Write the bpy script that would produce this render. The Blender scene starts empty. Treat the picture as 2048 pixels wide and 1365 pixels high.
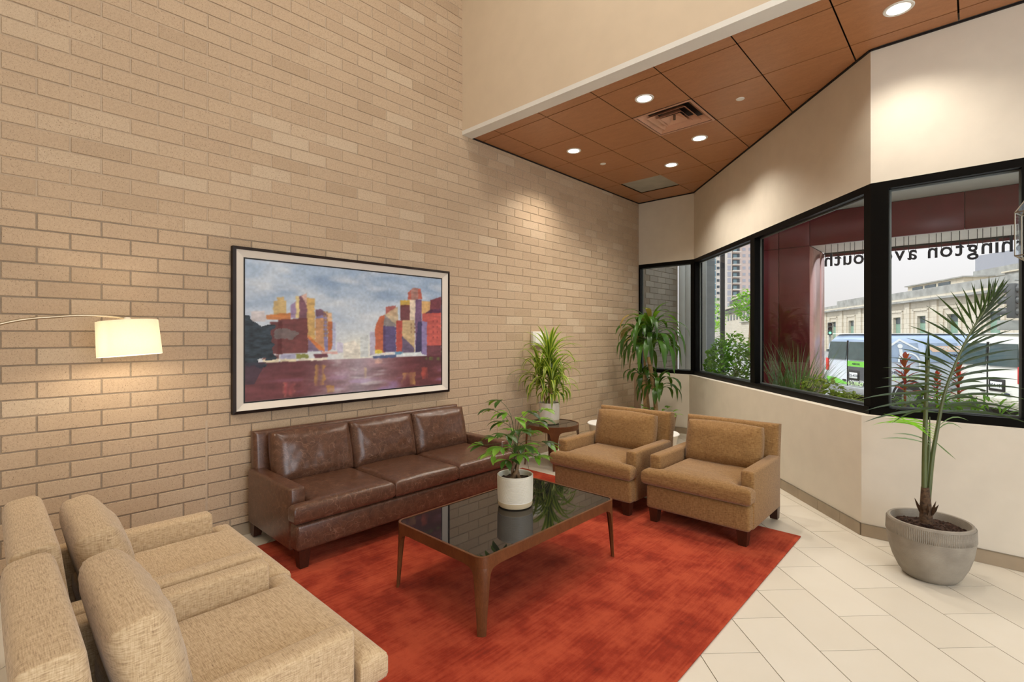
import bpy, bmesh, math, random
from mathutils import Vector, Matrix, noise
import numpy as np

# ------------------------------------------------------------------ scene, camera, world, lights
SC = bpy.context.scene
COL = SC.collection
R = math.radians
random.seed(7)

cam_d = bpy.data.cameras.new('camera')
cam = bpy.data.objects.new('camera', cam_d)
COL.objects.link(cam)
SC.camera = cam
cam.location = (0, 0, 1.45)
cam.rotation_euler = (R(90), 0, R(42.95))
cam_d.sensor_width = 36
cam_d.lens = 990 / 2048 * 36
cam_d.shift_y = -12.5 / 2048
cam_d.clip_start = 0.02
cam_d.clip_end = 1500

w = bpy.data.worlds.new('sky')
SC.world = w
w.use_nodes = True
nt = w.node_tree
bg = nt.nodes['Background']
tc = nt.nodes.new('ShaderNodeTexCoord')
sep = nt.nodes.new('ShaderNodeSeparateXYZ')
rp = nt.nodes.new('ShaderNodeValToRGB')
# bright overcast: the zenith is about twice as bright as the horizon
rp.color_ramp.elements[0].position = 0.05
rp.color_ramp.elements[0].color = (1.0, 0.94, 0.93, 1)
rp.color_ramp.elements[1].position = 0.95
rp.color_ramp.elements[1].color = (2.4, 2.5, 2.7, 1)
nt.links.new(tc.outputs['Generated'], sep.inputs[0])
nt.links.new(sep.outputs['Z'], rp.inputs[0])
nt.links.new(rp.outputs[0], bg.inputs[0])
bg.inputs[1].default_value = 1.0

sun_d = bpy.data.lights.new('sun', 'SUN')
sun_d.energy = 2.6
sun_d.angle = R(3)
sun_d.color = (1, 0.96, 0.9)
sun = bpy.data.objects.new('sun', sun_d)
COL.objects.link(sun)
sun.rotation_euler = (R(42), 0, R(-38))   # high behind the building, lights the far side of the street

def area(name, loc, sx, sy, power, col, rot=(0, 0, 0)):
    d = bpy.data.lights.new(name, 'AREA')
    d.shape = 'RECTANGLE'
    d.size = sx
    d.size_y = sy
    d.energy = power
    d.color = col
    o = bpy.data.objects.new(name, d)
    COL.objects.link(o)
    o.location = loc
    o.rotation_euler = rot
    return o
# the lobby's own ceiling lighting, high above the seating
area('lobby_ceiling_light', (-1.3, 1.7, 6.2), 0.9, 0.9, 66, (1.0, 0.935, 0.86))
area('lobby_ceiling_light', (1.6, -0.6, 6.2), 0.9, 0.9, 60, (1.0, 0.94, 0.87))
# unseen cool fill lamp behind the camera, added to strengthen the window daylight
area('cool_fill_light', (3.9, 0.6, 1.9), 4.5, 3.0, 190, (0.84, 0.92, 1.0), (0, R(90), 0))

def spot(loc, power, size=128, blend=0.75, col=(1.0, 0.92, 0.80)):
    d = bpy.data.lights.new('downlight_beam', 'SPOT')
    d.energy = power
    d.spot_size = R(size)
    d.spot_blend = blend
    d.color = col
    d.shadow_soft_size = 0.055
    o = bpy.data.objects.new('downlight_beam', d)
    COL.objects.link(o)
    o.location = loc
    return o

SC.view_settings.view_transform = 'Standard'
SC.view_settings.look = 'None'
SC.view_settings.gamma = 1
SC.view_settings.use_curve_mapping = False
SC.view_settings.exposure = 0.0

# ------------------------------------------------------------------ materials
def lin(c):
    return tuple((x / 255 / 12.92 if x / 255 <= 0.04045 else ((x / 255 + 0.055) / 1.055) ** 2.4) for x in c)

class NT:
    def __init__(s, name):
        s.m = bpy.data.materials.new(name)
        s.m.use_nodes = True
        s.t = s.m.node_tree
        s.b = s.t.nodes['Principled BSDF']
        s.o = s.t.nodes['Material Output']
    def n(s, typ, **kw):
        nd = s.t.nodes.new(typ)
        for k, v in kw.items():
            setattr(nd, k, v)
        return nd
    def l(s, a, b):
        s.t.links.new(a, b)
    def math(s, op, a, b=None, c=None):
        nd = s.n('ShaderNodeMath', operation=op)
        for i, v in enumerate((a, b, c)):
            if v is None: continue
            if hasattr(v, 'links'): s.l(v, nd.inputs[i])
            else: nd.inputs[i].default_value = v
        return nd.outputs[0]
    def coord(s, kind='Object', scale=(1, 1, 1), rot=(0, 0, 0)):
        t = s.n('ShaderNodeTexCoord')
        mp = s.n('ShaderNodeMapping')
        mp.inputs['Scale'].default_value = scale
        mp.inputs['Rotation'].default_value = rot
        s.l(t.outputs[kind], mp.inputs[0])
        return mp.outputs[0]
    def world(s, scale=(1, 1, 1)):
        g = s.n('ShaderNodeNewGeometry')
        mp = s.n('ShaderNodeMapping')
        mp.inputs['Scale'].default_value = scale
        s.l(g.outputs['Position'], mp.inputs[0])
        return mp.outputs[0]
    def noise(s, vec, scale=5, detail=3, rough=0.5):
        nd = s.n('ShaderNodeTexNoise')
        nd.inputs['Scale'].default_value = scale
        nd.inputs['Detail'].default_value = detail
        nd.inputs['Roughness'].default_value = rough
        s.l(vec, nd.inputs['Vector'])
        return nd.outputs['Fac']
    def ramp(s, fac, stops):
        nd = s.n('ShaderNodeValToRGB')
        e = nd.color_ramp.elements
        e[0].position, e[1].position = stops[0][0], stops[-1][0]
        for p, c in stops[1:-1]:
            e.new(p)
        for el, (p, c) in zip(e, stops):
            el.position = p
            el.color = (*c, 1) if len(c) == 3 else c
        s.l(fac, nd.inputs[0])
        return nd.outputs[0]
    def mix(s, fac, a, b, mode='MIX'):
        nd = s.n('ShaderNodeMix', data_type='RGBA', blend_type=mode)
        for i, v in ((0, fac), (6, a), (7, b)):
            if hasattr(v, 'links'): s.l(v, nd.inputs[i])
            elif i == 0: nd.inputs[0].default_value = v
            else: nd.inputs[i].default_value = (*v, 1)
        return nd.outputs[2]
    def base(s, c):
        if hasattr(c, 'links'): s.l(c, s.b.inputs['Base Color'])
        else: s.b.inputs['Base Color'].default_value = (*c, 1)
    def bump(s, h, strength=0.3, dist=0.005):
        nd = s.n('ShaderNodeBump')
        nd.inputs['Strength'].default_value = strength
        nd.inputs['Distance'].default_value = dist
        s.l(h, nd.inputs['Height'])
        s.l(nd.outputs[0], s.b.inputs['Normal'])
    def set(s, **kw):
        for k, v in kw.items():
            s.b.inputs[k.replace('_', ' ')].default_value = v
        return s.m

def plain(name, rgb, rough=0.6, metal=0.0, spec=0.5, var=0.04, vscale=6):
    k = NT(name)
    c = lin(rgb)
    nz = k.noise(k.world(), vscale, 4)
    lo = tuple(x * (1 - var * 2) for x in c)
    hi = tuple(min(1, x * (1 + var * 2)) for x in c)
    k.base(k.ramp(nz, [(0.3, lo), (0.7, hi)]))
    return k.set(Roughness=rough, Metallic=metal, Specular_IOR_Level=spec)

M = {}
def brick_mat(name, cols, tint_scale, mort=False):
    k = NT(name)
    g = k.n('ShaderNodeNewGeometry')
    sp = k.n('ShaderNodeSeparateXYZ')
    k.l(g.outputs['Position'], sp.inputs[0])
    row = k.math('FLOOR', k.math('DIVIDE', k.math('SUBTRACT', sp.outputs['Z'], 0.037), 0.0955))
    par = k.math('MODULO', k.math('ADD', row, 40), 2)
    off = k.math('ADD', 0.0745, k.math('MULTIPLY', par, 0.14225))
    br = k.math('FLOOR', k.math('DIVIDE', k.math('SUBTRACT', sp.outputs['Y'], off), 0.2845))
    cb = k.n('ShaderNodeCombineXYZ')
    k.l(row, cb.inputs[0]); k.l(br, cb.inputs[1])
    wn = k.n('ShaderNodeTexWhiteNoise', noise_dimensions='2D')
    k.l(cb.outputs[0], wn.inputs['Vector'])
    c = k.ramp(wn.outputs['Value'], cols)
    pos = k.world()
    big = k.noise(pos, 1.1, 3)
    c = k.mix(k.math('MULTIPLY', big, 0.5), c, lin(tint_scale), 'MIX')
    sp1 = k.noise(pos, 190, 2, 0.6)
    c = k.mix(k.ramp(sp1, [(0.60, (0, 0, 0)), (0.70, (0.75, 0.75, 0.75))]), c, lin((92, 70, 50)))
    sp2 = k.noise(pos, 75, 3, 0.7)
    c = k.mix(k.ramp(sp2, [(0.3, (0.18, 0.18, 0.18)), (0.6, (0, 0, 0))]), c, lin((120, 96, 72)))
    k.base(c)
    k.bump(k.noise(pos, 130, 4, 0.7), 0.35, 0.004)
    return k.set(Roughness=0.88, Specular_IOR_Level=0.25)
M['brick'] = brick_mat('brick', [(0.0, lin((176, 152, 125))), (0.12, lin((185, 161, 134))), (0.85, lin((192, 168, 140))), (1.0, lin((200, 180, 154)))], (188, 164, 136))
k = NT('mortar')
g = k.world()
c = k.mix(k.noise(g, 60, 4), lin((128, 112, 94)), lin((158, 142, 122)))
k.base(c); k.bump(k.noise(g, 150, 3), 0.5, 0.004)
M['mortar'] = k.set(Roughness=0.95)
k = NT('mortar_pale')
c = k.mix(k.noise(k.world(), 60, 4), lin((172, 152, 128)), lin((190, 170, 146)))
k.base(c)
M['mortar_pale'] = k.set(Roughness=0.95)
M['brick_out'] = brick_mat('brick_outside', [(0.0, lin((150, 140, 126))), (1.0, lin((176, 166, 150)))], (160, 152, 140))

M['wall_paint'] = plain('wall_paint', (217, 209, 194), 0.85, var=0.015)
M['wall_white'] = plain('wall_white', (212, 194, 168), 0.85, var=0.012)
M['trim_white'] = plain('trim_white', (226, 224, 216), 0.7, var=0.01)
M['ceiling_white'] = plain('ceiling_white', (232, 228, 220), 0.9, var=0.01)
M['frame_black'] = plain('frame_black', (6, 6, 6), 0.38, spec=0.12, var=0.1)
M['frame_grey'] = plain('frame_grey', (96, 104, 104), 0.4, var=0.05)
M['gap_dark'] = plain('gap_dark', (22, 12, 8), 0.9)

k = NT('glass_pane')
tr = k.n('ShaderNodeBsdfTransparent'); tr.inputs[0].default_value = (0.93, 0.95, 0.95, 1)
gl = k.n('ShaderNodeBsdfGlossy'); gl.inputs['Roughness'].default_value = 0.01
gl.inputs['Color'].default_value = (0.9, 0.95, 1, 1)
gn = k.n('ShaderNodeNewGeometry')
dp = k.n('ShaderNodeVectorMath', operation='DOT_PRODUCT')
k.l(gn.outputs['Incoming'], dp.inputs[0]); k.l(gn.outputs['Normal'], dp.inputs[1])
fr_ = k.math('MULTIPLY_ADD', k.math('POWER', k.math('SUBTRACT', 1.0, k.math('ABSOLUTE', dp.outputs['Value'])), 5.0), 0.75, 0.022)
mx = k.n('ShaderNodeMixShader')
k.l(fr_, mx.inputs[0]); k.l(tr.outputs[0], mx.inputs[1]); k.l(gl.outputs[0], mx.inputs[2])
k.l(mx.outputs[0], k.o.inputs[0])
M['glass'] = k.m

def wood_mat(name, a, b, rough=0.4, scale=(1.2, 14, 14), rnd=True, kind='Object'):
    k = NT(name)
    v = k.coord(kind, scale)
    if rnd:
        oi = k.n('ShaderNodeObjectInfo')
        ad = k.n('ShaderNodeVectorMath', operation='ADD')
        cb = k.n('ShaderNodeCombineXYZ')
        r = k.math('MULTIPLY', oi.outputs['Random'], 37.0)
        k.l(r, cb.inputs[0]); k.l(r, cb.inputs[1])
        k.l(v, ad.inputs[0]); k.l(cb.outputs[0], ad.inputs[1])
        v = ad.outputs[0]
    n1 = k.noise(v, 2.2, 5, 0.6)
    wv = k.math('FRACT', k.math('MULTIPLY', n1, 9.0))
    f = k.math('ADD', k.math('MULTIPLY', wv, 0.25), k.math('MULTIPLY', n1, 0.75))
    k.base(k.ramp(f, [(0.25, lin(a)), (0.75, lin(b))]))
    return k.set(Roughness=rough, Specular_IOR_Level=0.4)
M['ceil_wood'] = wood_mat('ceiling_wood', (160, 108, 70), (178, 124, 83), 0.36, (3, 9, 9))
M['table_wood'] = wood_mat('table_wood', (86, 50, 27), (110, 68, 39), 0.3, (8, 8, 3), False)
M['leg_wood'] = wood_mat('leg_wood', (46, 22, 14), (70, 34, 20), 0.35, (10, 10, 3), False)

k = NT('floor_tile')
oi = k.n('ShaderNodeObjectInfo')
base = k.ramp(oi.outputs['Random'], [(0, lin((214, 207, 193))), (1, lin((222, 216, 203)))])
nz = k.noise(k.world((1, 1, 1)), 3.5, 4, 0.6)
k.base(k.mix(k.math('MULTIPLY', nz, 0.35), base, lin((196, 184, 160))))
M['tile'] = k.set(Roughness=0.30, Specular_IOR_Level=0.45)
M['grout'] = plain('grout', (150, 136, 112), 0.95)
M['base_tile'] = plain('base_tile', (158, 142, 120), 0.4, var=0.05)

def fabric(name, dark, light, warm):
    k = NT(name)
    t = k.n('ShaderNodeTexCoord')
    sp = k.n('ShaderNodeSeparateXYZ'); k.l(t.outputs['Normal'], sp.inputs[0])
    nz = k.math('MULTIPLY', sp.outputs['Z'], sp.outputs['Z'])
    nx = k.math('MULTIPLY', sp.outputs['X'], sp.outputs['X'])
    a = k.noise(k.coord('Object', (34, 34, 360)), 1, 3, 0.6)      # horizontal threads on upright faces
    b = k.noise(k.coord('Object', (34, 360, 34)), 1, 3, 0.6)      # threads across the tops
    c = k.noise(k.coord('Object', (330, 40, 40)), 1, 3, 0.6)      # crossing threads
    c2 = k.noise(k.coord('Object', (40, 330, 40)), 1, 3, 0.6)
    m1 = k.math('ADD', k.math('MULTIPLY', a, k.math('SUBTRACT', 1.0, nz)), k.math('MULTIPLY', b, nz))
    m2 = k.math('ADD', k.math('MULTIPLY', c, k.math('SUBTRACT', 1.0, nx)), k.math('MULTIPLY', c2, nx))
    s_ = k.math('ADD', k.math('MULTIPLY', m1, 0.62), k.math('MULTIPLY', m2, 0.38))
    col = k.ramp(s_, [(0.30, lin(dark)), (0.47, lin(warm)), (0.66, lin(light))])
    k.base(col)
    k.bump(s_, 0.4, 0.002)
    k.b.inputs['Sheen Weight'].default_value = 0.2
    return k.set(Roughness=0.92, Specular_IOR_Level=0.2)
M['fabric_beige'] = fabric('fabric_beige', (128, 104, 80), (216, 194, 160), (188, 162, 126))
M['fabric_tan'] = fabric('fabric_tan', (84, 58, 32), (162, 128, 84), (134, 99, 57))

k = NT('leather')
v = k.coord('Object')
vo = k.n('ShaderNodeTexVoronoi', feature='DISTANCE_TO_EDGE')
vo.inputs['Scale'].default_value = 9
vn = k.n('ShaderNodeTexNoise'); vn.inputs['Scale'].default_value = 7
k.l(v, vn.inputs['Vector'])
mv = k.n('ShaderNodeVectorMath', operation='MULTIPLY_ADD')
k.l(vn.outputs['Color'], mv.inputs[0]); mv.inputs[1].default_value = (0.5, 0.5, 0.5); k.l(v, mv.inputs[2])
k.l(mv.outputs[0], vo.inputs['Vector'])
sc_ = k.ramp(vo.outputs['Distance'], [(0.0, (0.9, 0.9, 0.9)), (0.03, (0, 0, 0))])
n1 = k.noise(v, 30, 5, 0.7)
c = k.ramp(n1, [(0.3, lin((70, 45, 33))), (0.7, lin((102, 69, 51)))])
c = k.mix(k.math('MULTIPLY', sc_, k.noise(v, 5, 2)), c, lin((140, 108, 88)))
k.base(c)
k.bump(k.noise(v, 160, 4, 0.7), 0.18, 0.002)
M['leather'] = k.set(Roughness=0.29, Specular_IOR_Level=0.5)

k = NT('rug_pile')
v = k.world()
big = k.noise(v, 4.5, 6, 0.66)
strk = k.noise(k.world((26, 1.2, 1)), 3, 4, 0.6)
f = k.math('ADD', k.math('MULTIPLY', big, 0.75), k.math('MULTIPLY', strk, 0.3))
col = k.ramp(f, [(0.32, lin((108, 26, 16))), (0.47, lin((148, 46, 27))), (0.62, lin((180, 74, 47)))])
k.base(col)
k.bump(k.math('ADD', k.noise(v, 350, 3, 0.7), k.math('MULTIPLY', big, 2)), 0.5, 0.006)
k.b.inputs['Sheen Weight'].default_value = 0.12
k.b.inputs['Sheen Tint'].default_value = (1, 0.6, 0.4, 1)
M['rug'] = k.set(Roughness=0.95, Specular_IOR_Level=0.1)

M['black_glass'] = NT('black_glass').set(Base_Color=(0.012, 0.011, 0.012, 1), Roughness=0.03, Specular_IOR_Level=0.6)
M['ceramic'] = plain('ceramic_white', (224, 218, 204), 0.28, var=0.01)
M['ceramic_base'] = plain('ceramic_bare', (196, 178, 146), 0.7, var=0.02)
M['frame_greyp'] = plain('grey_panel', (168, 162, 148), 0.6, var=0.05)
M['cane_trim'] = plain('beige_trim', (150, 124, 98), 0.6)
M['vent_metal'] = plain('vent_metal', (196, 148, 120), 0.35, 0.1, var=0.05)
M['acrylic'] = plain('acrylic', (222, 218, 210), 0.15, var=0.02)
k = NT('lamp_lens')
k.b.inputs['Emission Color'].default_value = (1.0, 0.93, 0.82, 1)
k.b.inputs['Emission Strength'].default_value = 6.0
M['lamp_lens'] = k.m
SPOT_W = 88
LAMP_W = 9
M['frame_wood'] = plain('frame_dark_wood', (34, 22, 17), 0.5, spec=0.25, var=0.1)
M['liner'] = plain('liner_white', (222, 212, 198), 0.6, var=0.01)
k = NT('lamp_shade')
wv = k.noise(k.coord('Object', (1, 1, 1)), 140, 2)
k.base(k.ramp(wv, [(0.3, lin((240, 234, 218))), (0.7, lin((248, 244, 230)))]))
k.set(Roughness=0.9)
tb = k.n('ShaderNodeBsdfTranslucent'); tb.inputs[0].default_value = (0.97, 0.94, 0.84, 1)
mx = k.n('ShaderNodeMixShader'); mx.inputs[0].default_value = 0.6
k.l(k.b.outputs[0], mx.inputs[1]); k.l(tb.outputs[0], mx.inputs[2]); k.l(mx.outputs[0], k.o.inputs[0])
M['shade'] = k.m
k = NT('bulb_glow')
k.b.inputs['Emission Color'].default_value = (1.0, 0.85, 0.6, 1)
k.b.inputs['Emission Strength'].default_value = 8.0
M['bulb'] = k.m
M['soil'] = plain('soil', (54, 34, 22), 1.0, var=0.4, vscale=90)
M['drum_white'] = plain('drum_white', (232, 224, 208), 0.5, var=0.01)
M['drum_top'] = plain('drum_top', (240, 238, 234), 0.3, var=0.01)
M['steel'] = plain('steel', (150, 142, 128), 0.3, 1.0)
M['brushed'] = plain('brushed_nickel', (176, 160, 134), 0.32, 0.9)
M['black'] = plain('black_paint', (14, 14, 15), 0.5)
M['concrete_pot'] = None
k = NT('ribbed_pot')
v = k.coord('Object')
n = k.noise(v, 9, 4)
k.base(k.ramp(n, [(0.3, lin((132, 124, 112))), (0.7, lin((156, 148, 134)))]))
wv = k.n('ShaderNodeTexWave', wave_type='BANDS', bands_direction='Z'); wv.inputs['Scale'].default_value = 60
wv2 = k.n('ShaderNodeTexChecker'); wv2.inputs['Scale'].default_value = 130
k.l(v, wv.inputs['Vector']); k.l(v, wv2.inputs['Vector'])
k.bump(k.math('ADD', wv.outputs['Fac'], k.math('MULTIPLY', wv2.outputs['Fac'], 0.5)), 0.35, 0.002)
M['concrete_pot'] = k.set(Roughness=0.75)

def leaf_mat(name, dark, light, stripe=None, trans=0.35, rough=0.35):
    k = NT(name)
    oi = k.n('ShaderNodeObjectInfo')
    v = k.coord('Object')
    n = k.noise(v, 7, 3)
    f = k.math('ADD', k.math('MULTIPLY', n, 0.6), k.math('MULTIPLY', oi.outputs['Random'], 0.5))
    c = k.ramp(f, [(0.25, lin(dark)), (0.8, lin(light))])
    if stripe:
        at = k.n('ShaderNodeAttribute', attribute_name='across')
        e = k.ramp(k.math('ABSOLUTE', at.outputs['Fac']), [(0.0, (0, 0, 0)), (0.35, (0, 0, 0)), (0.7, (1, 1, 1))])
        c = k.mix(e, c, lin(stripe))
    k.base(c)
    k.set(Roughness=rough, Specular_IOR_Level=0.45)
    tb = k.n('ShaderNodeBsdfTranslucent')
    br = k.mix(0.5, c, lin((150, 200, 30)))
    k.l(br, tb.inputs[0])
    mx = k.n('ShaderNodeMixShader'); mx.inputs[0].default_value = trans
    k.l(k.b.outputs[0], mx.inputs[1]); k.l(tb.outputs[0], mx.inputs[2]); k.l(mx.outputs[0], k.o.inputs[0])
    return k.m
M['leaf_dark'] = leaf_mat('leaf_dark', (26, 56, 24), (66, 106, 42))
M['leaf_old'] = leaf_mat('leaf_old', (120, 100, 50), (190, 160, 90), trans=0.1)
M['leaf_stripe'] = leaf_mat('leaf_stripe', (50, 84, 26), (96, 124, 36), (186, 196, 84), trans=0.3)
M['leaf_palm'] = leaf_mat('leaf_palm', (12, 24, 12), (34, 52, 22), trans=0.25)
M['leaf_bright'] = leaf_mat('leaf_bright', (96, 156, 44), (160, 206, 84), trans=0.4)
M['leaf_bush'] = leaf_mat('leaf_bush', (110, 168, 50), (186, 224, 100), trans=0.45, rough=0.45)
M['leaf_yellow'] = leaf_mat('leaf_yellow', (110, 140, 40), (186, 190, 70), trans=0.4)
M['leaf_grey'] = leaf_mat('leaf_grey', (76, 104, 66), (130, 154, 106), trans=0.2)
M['leaf_lime'] = leaf_mat('leaf_lime', (110, 190, 40), (150, 220, 60), trans=0.5)
M['leaf_red'] = leaf_mat('leaf_red', (150, 18, 30), (210, 40, 44), trans=0.2)
M['asphalt'] = plain('asphalt', (150, 148, 146), 0.9, var=0.05, vscale=2)
M['pavement'] = plain('pavement', (196, 190, 182), 0.9, var=0.04, vscale=3)
M['stone_grey'] = plain('stone_grey', (130, 128, 124), 0.85, var=0.06)
M['panel_white'] = plain('panel_white', (214, 216, 212), 0.5, var=0.02)
M['burgundy'] = plain('burgundy', (112, 31, 42), 0.32, var=0.06)
M['pier_side'] = plain('pier_side', (196, 140, 132), 0.25, 0.6, var=0.03)
M['soffit'] = plain('soffit', (222, 218, 206), 0.6, var=0.02)
M['soffit_grey'] = plain('soffit_grey', (206, 210, 202), 0.7, var=0.02)
M['sign_navy'] = plain('sign_navy', (28, 36, 58), 0.5)
M['signal_dark'] = plain('signal_dark', (72, 74, 74), 0.5)
M['signal_grey'] = plain('signal_grey', (150, 152, 146), 0.6)
M['signal_off'] = plain('signal_off', (60, 20, 20), 0.3)
k = NT('signal_green'); k.b.inputs['Emission Color'].default_value = (0.05, 0.9, 0.5, 1); k.b.inputs['Emission Strength'].default_value = 1.2
M['signal_green'] = k.m
M['van_white'] = plain('van_white', (232, 232, 224), 0.25, var=0.01)
M['van_glass'] = plain('van_glass', (62, 78, 78), 0.1, var=0.1)
M['van_glass_wrap'] = plain('van_glass_wrap', (150, 168, 190), 0.25, var=0.05)
M['chrome_dull'] = plain('chrome_dull', (170, 172, 172), 0.25, 0.7)
M['bumper_grey'] = plain('bumper_grey', (176, 168, 154), 0.5)
M['red_lens'] = plain('red_lens', (206, 40, 36), 0.25)
M['plate_white'] = plain('plate_white', (232, 234, 232), 0.5, var=0.01)
M['tyre'] = plain('tyre', (34, 34, 36), 0.8)
M['wrap_green'] = plain('wrap_green', (120, 200, 70), 0.35, var=0.03)
M['wrap_lime'] = plain('wrap_lime', (206, 236, 170), 0.4, var=0.02)
M['wrap_dark'] = plain('wrap_dark', (74, 76, 80), 0.35)
M['wrap_orange'] = plain('wrap_orange', (228, 190, 160), 0.4, var=0.02)
k = NT('van_wrap')
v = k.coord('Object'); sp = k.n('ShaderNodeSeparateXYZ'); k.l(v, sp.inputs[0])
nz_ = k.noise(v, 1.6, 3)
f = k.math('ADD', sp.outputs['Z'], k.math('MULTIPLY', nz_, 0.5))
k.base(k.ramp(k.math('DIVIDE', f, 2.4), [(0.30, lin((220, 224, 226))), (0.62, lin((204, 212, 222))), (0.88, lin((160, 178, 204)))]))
M['van_wrap'] = k.set(Roughness=0.3)
k = NT('stone')
v = k.coord('Object', (1, 1, 1), (0, 0, math.atan2(0.476, 0.879) + R(90)))
bt = k.n('ShaderNodeTexBrick'); bt.inputs['Scale'].default_value = 1.0
bt.inputs['Brick Width'].default_value = 1.1; bt.inputs['Row Height'].default_value = 0.42; bt.inputs['Mortar Size'].default_value = 0.012
bt.inputs['Color1'].default_value = (*lin((206, 196, 178)), 1); bt.inputs['Color2'].default_value = (*lin((216, 208, 192)), 1); bt.inputs['Mortar'].default_value = (*lin((158, 148, 132)), 1)
sp = k.n('ShaderNodeSeparateXYZ'); k.l(v, sp.inputs[0]); cb = k.n('ShaderNodeCombineXYZ')
k.l(sp.outputs['X'], cb.inputs[0]); k.l(sp.outputs['Z'], cb.inputs[1]); k.l(cb.outputs[0], bt.inputs['Vector'])
k.base(k.mix(k.math('MULTIPLY', k.noise(v, 0.8, 5, 0.7), 0.4), bt.outputs['Color'], lin((176, 166, 146))))
M['stone'] = k.set(Roughness=0.9)
M['stone_dark'] = plain('stone_weathered', (152, 152, 148), 0.9, var=0.12, vscale=1.5)
M['roof_dark'] = plain('roof_dark', (104, 100, 98), 0.8, var=0.06, vscale=0.3)
M['win_green'] = plain('win_green', (126, 158, 140), 0.3, var=0.08)
M['win_dark'] = plain('win_dark', (62, 76, 84), 0.2, var=0.1)
M['tower_pink'] = plain('tower_pink', (216, 196, 186), 0.8, var=0.02)
M['tower_white'] = plain('tower_white', (226, 216, 204), 0.8, var=0.02)
M['tower_glass'] = plain('tower_glass', (120, 148, 158), 0.3, var=0.06, vscale=0.3)
M['tower_dark'] = plain('tower_dark', (74, 84, 92), 0.4, var=0.06)
M['tower_pale'] = plain('tower_pale', (176, 176, 184), 0.4, var=0.03)
M['tower_grey'] = plain('tower_grey', (150, 152, 160), 0.7, var=0.03)
M['stem_green'] = plain('stem_green', (78, 88, 48), 0.5, var=0.1)
M['cane'] = plain('cane', (172, 138, 98), 0.85, var=0.12, vscale=60)
M['bark'] = plain('bark', (116, 92, 68), 0.9, var=0.2, vscale=50)
M['fibre'] = plain('fibre', (82, 62, 44), 0.95, var=0.3, vscale=60)

# ------------------------------------------------------------------ object helpers
def link(name, me, mat=None, parent=None, loc=None):
    o = bpy.data.objects.new(name, me)
    COL.objects.link(o)
    if mat is not None and me is not None and len(me.materials) == 0:
        me.materials.append(M[mat] if isinstance(mat, str) else mat)
    if parent: o.parent = parent
    if loc: o.location = loc
    return o
def tag(o, label, cat, group=None, kind=None):
    if label: o['label'] = label
    if cat: o['category'] = cat
    if group: o['group'] = group
    if kind: o['kind'] = kind
    return o
def thing(name, label, cat, loc=(0, 0, 0), rz=0, group=None):
    o = bpy.data.objects.new(name, None)
    COL.objects.link(o)
    o.location = loc
    o.rotation_euler = (0, 0, rz)
    o.empty_display_size = 0.1
    return tag(o, label, cat, group)
def mesh(name, vs, fs, smooth=False):
    me = bpy.data.meshes.new(name)
    me.from_pydata([tuple(v) for v in vs], [], fs)
    me.validate()
    me.update()
    if smooth:
        me.shade_smooth()
    return me
def bm_mesh(bm, name, smooth=False):
    me = bpy.data.meshes.new(name)
    bmesh.ops.recalc_face_normals(bm, faces=bm.faces[:])
    bm.to_mesh(me)
    bm.free()
    if smooth: me.shade_smooth()
    return me
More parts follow.
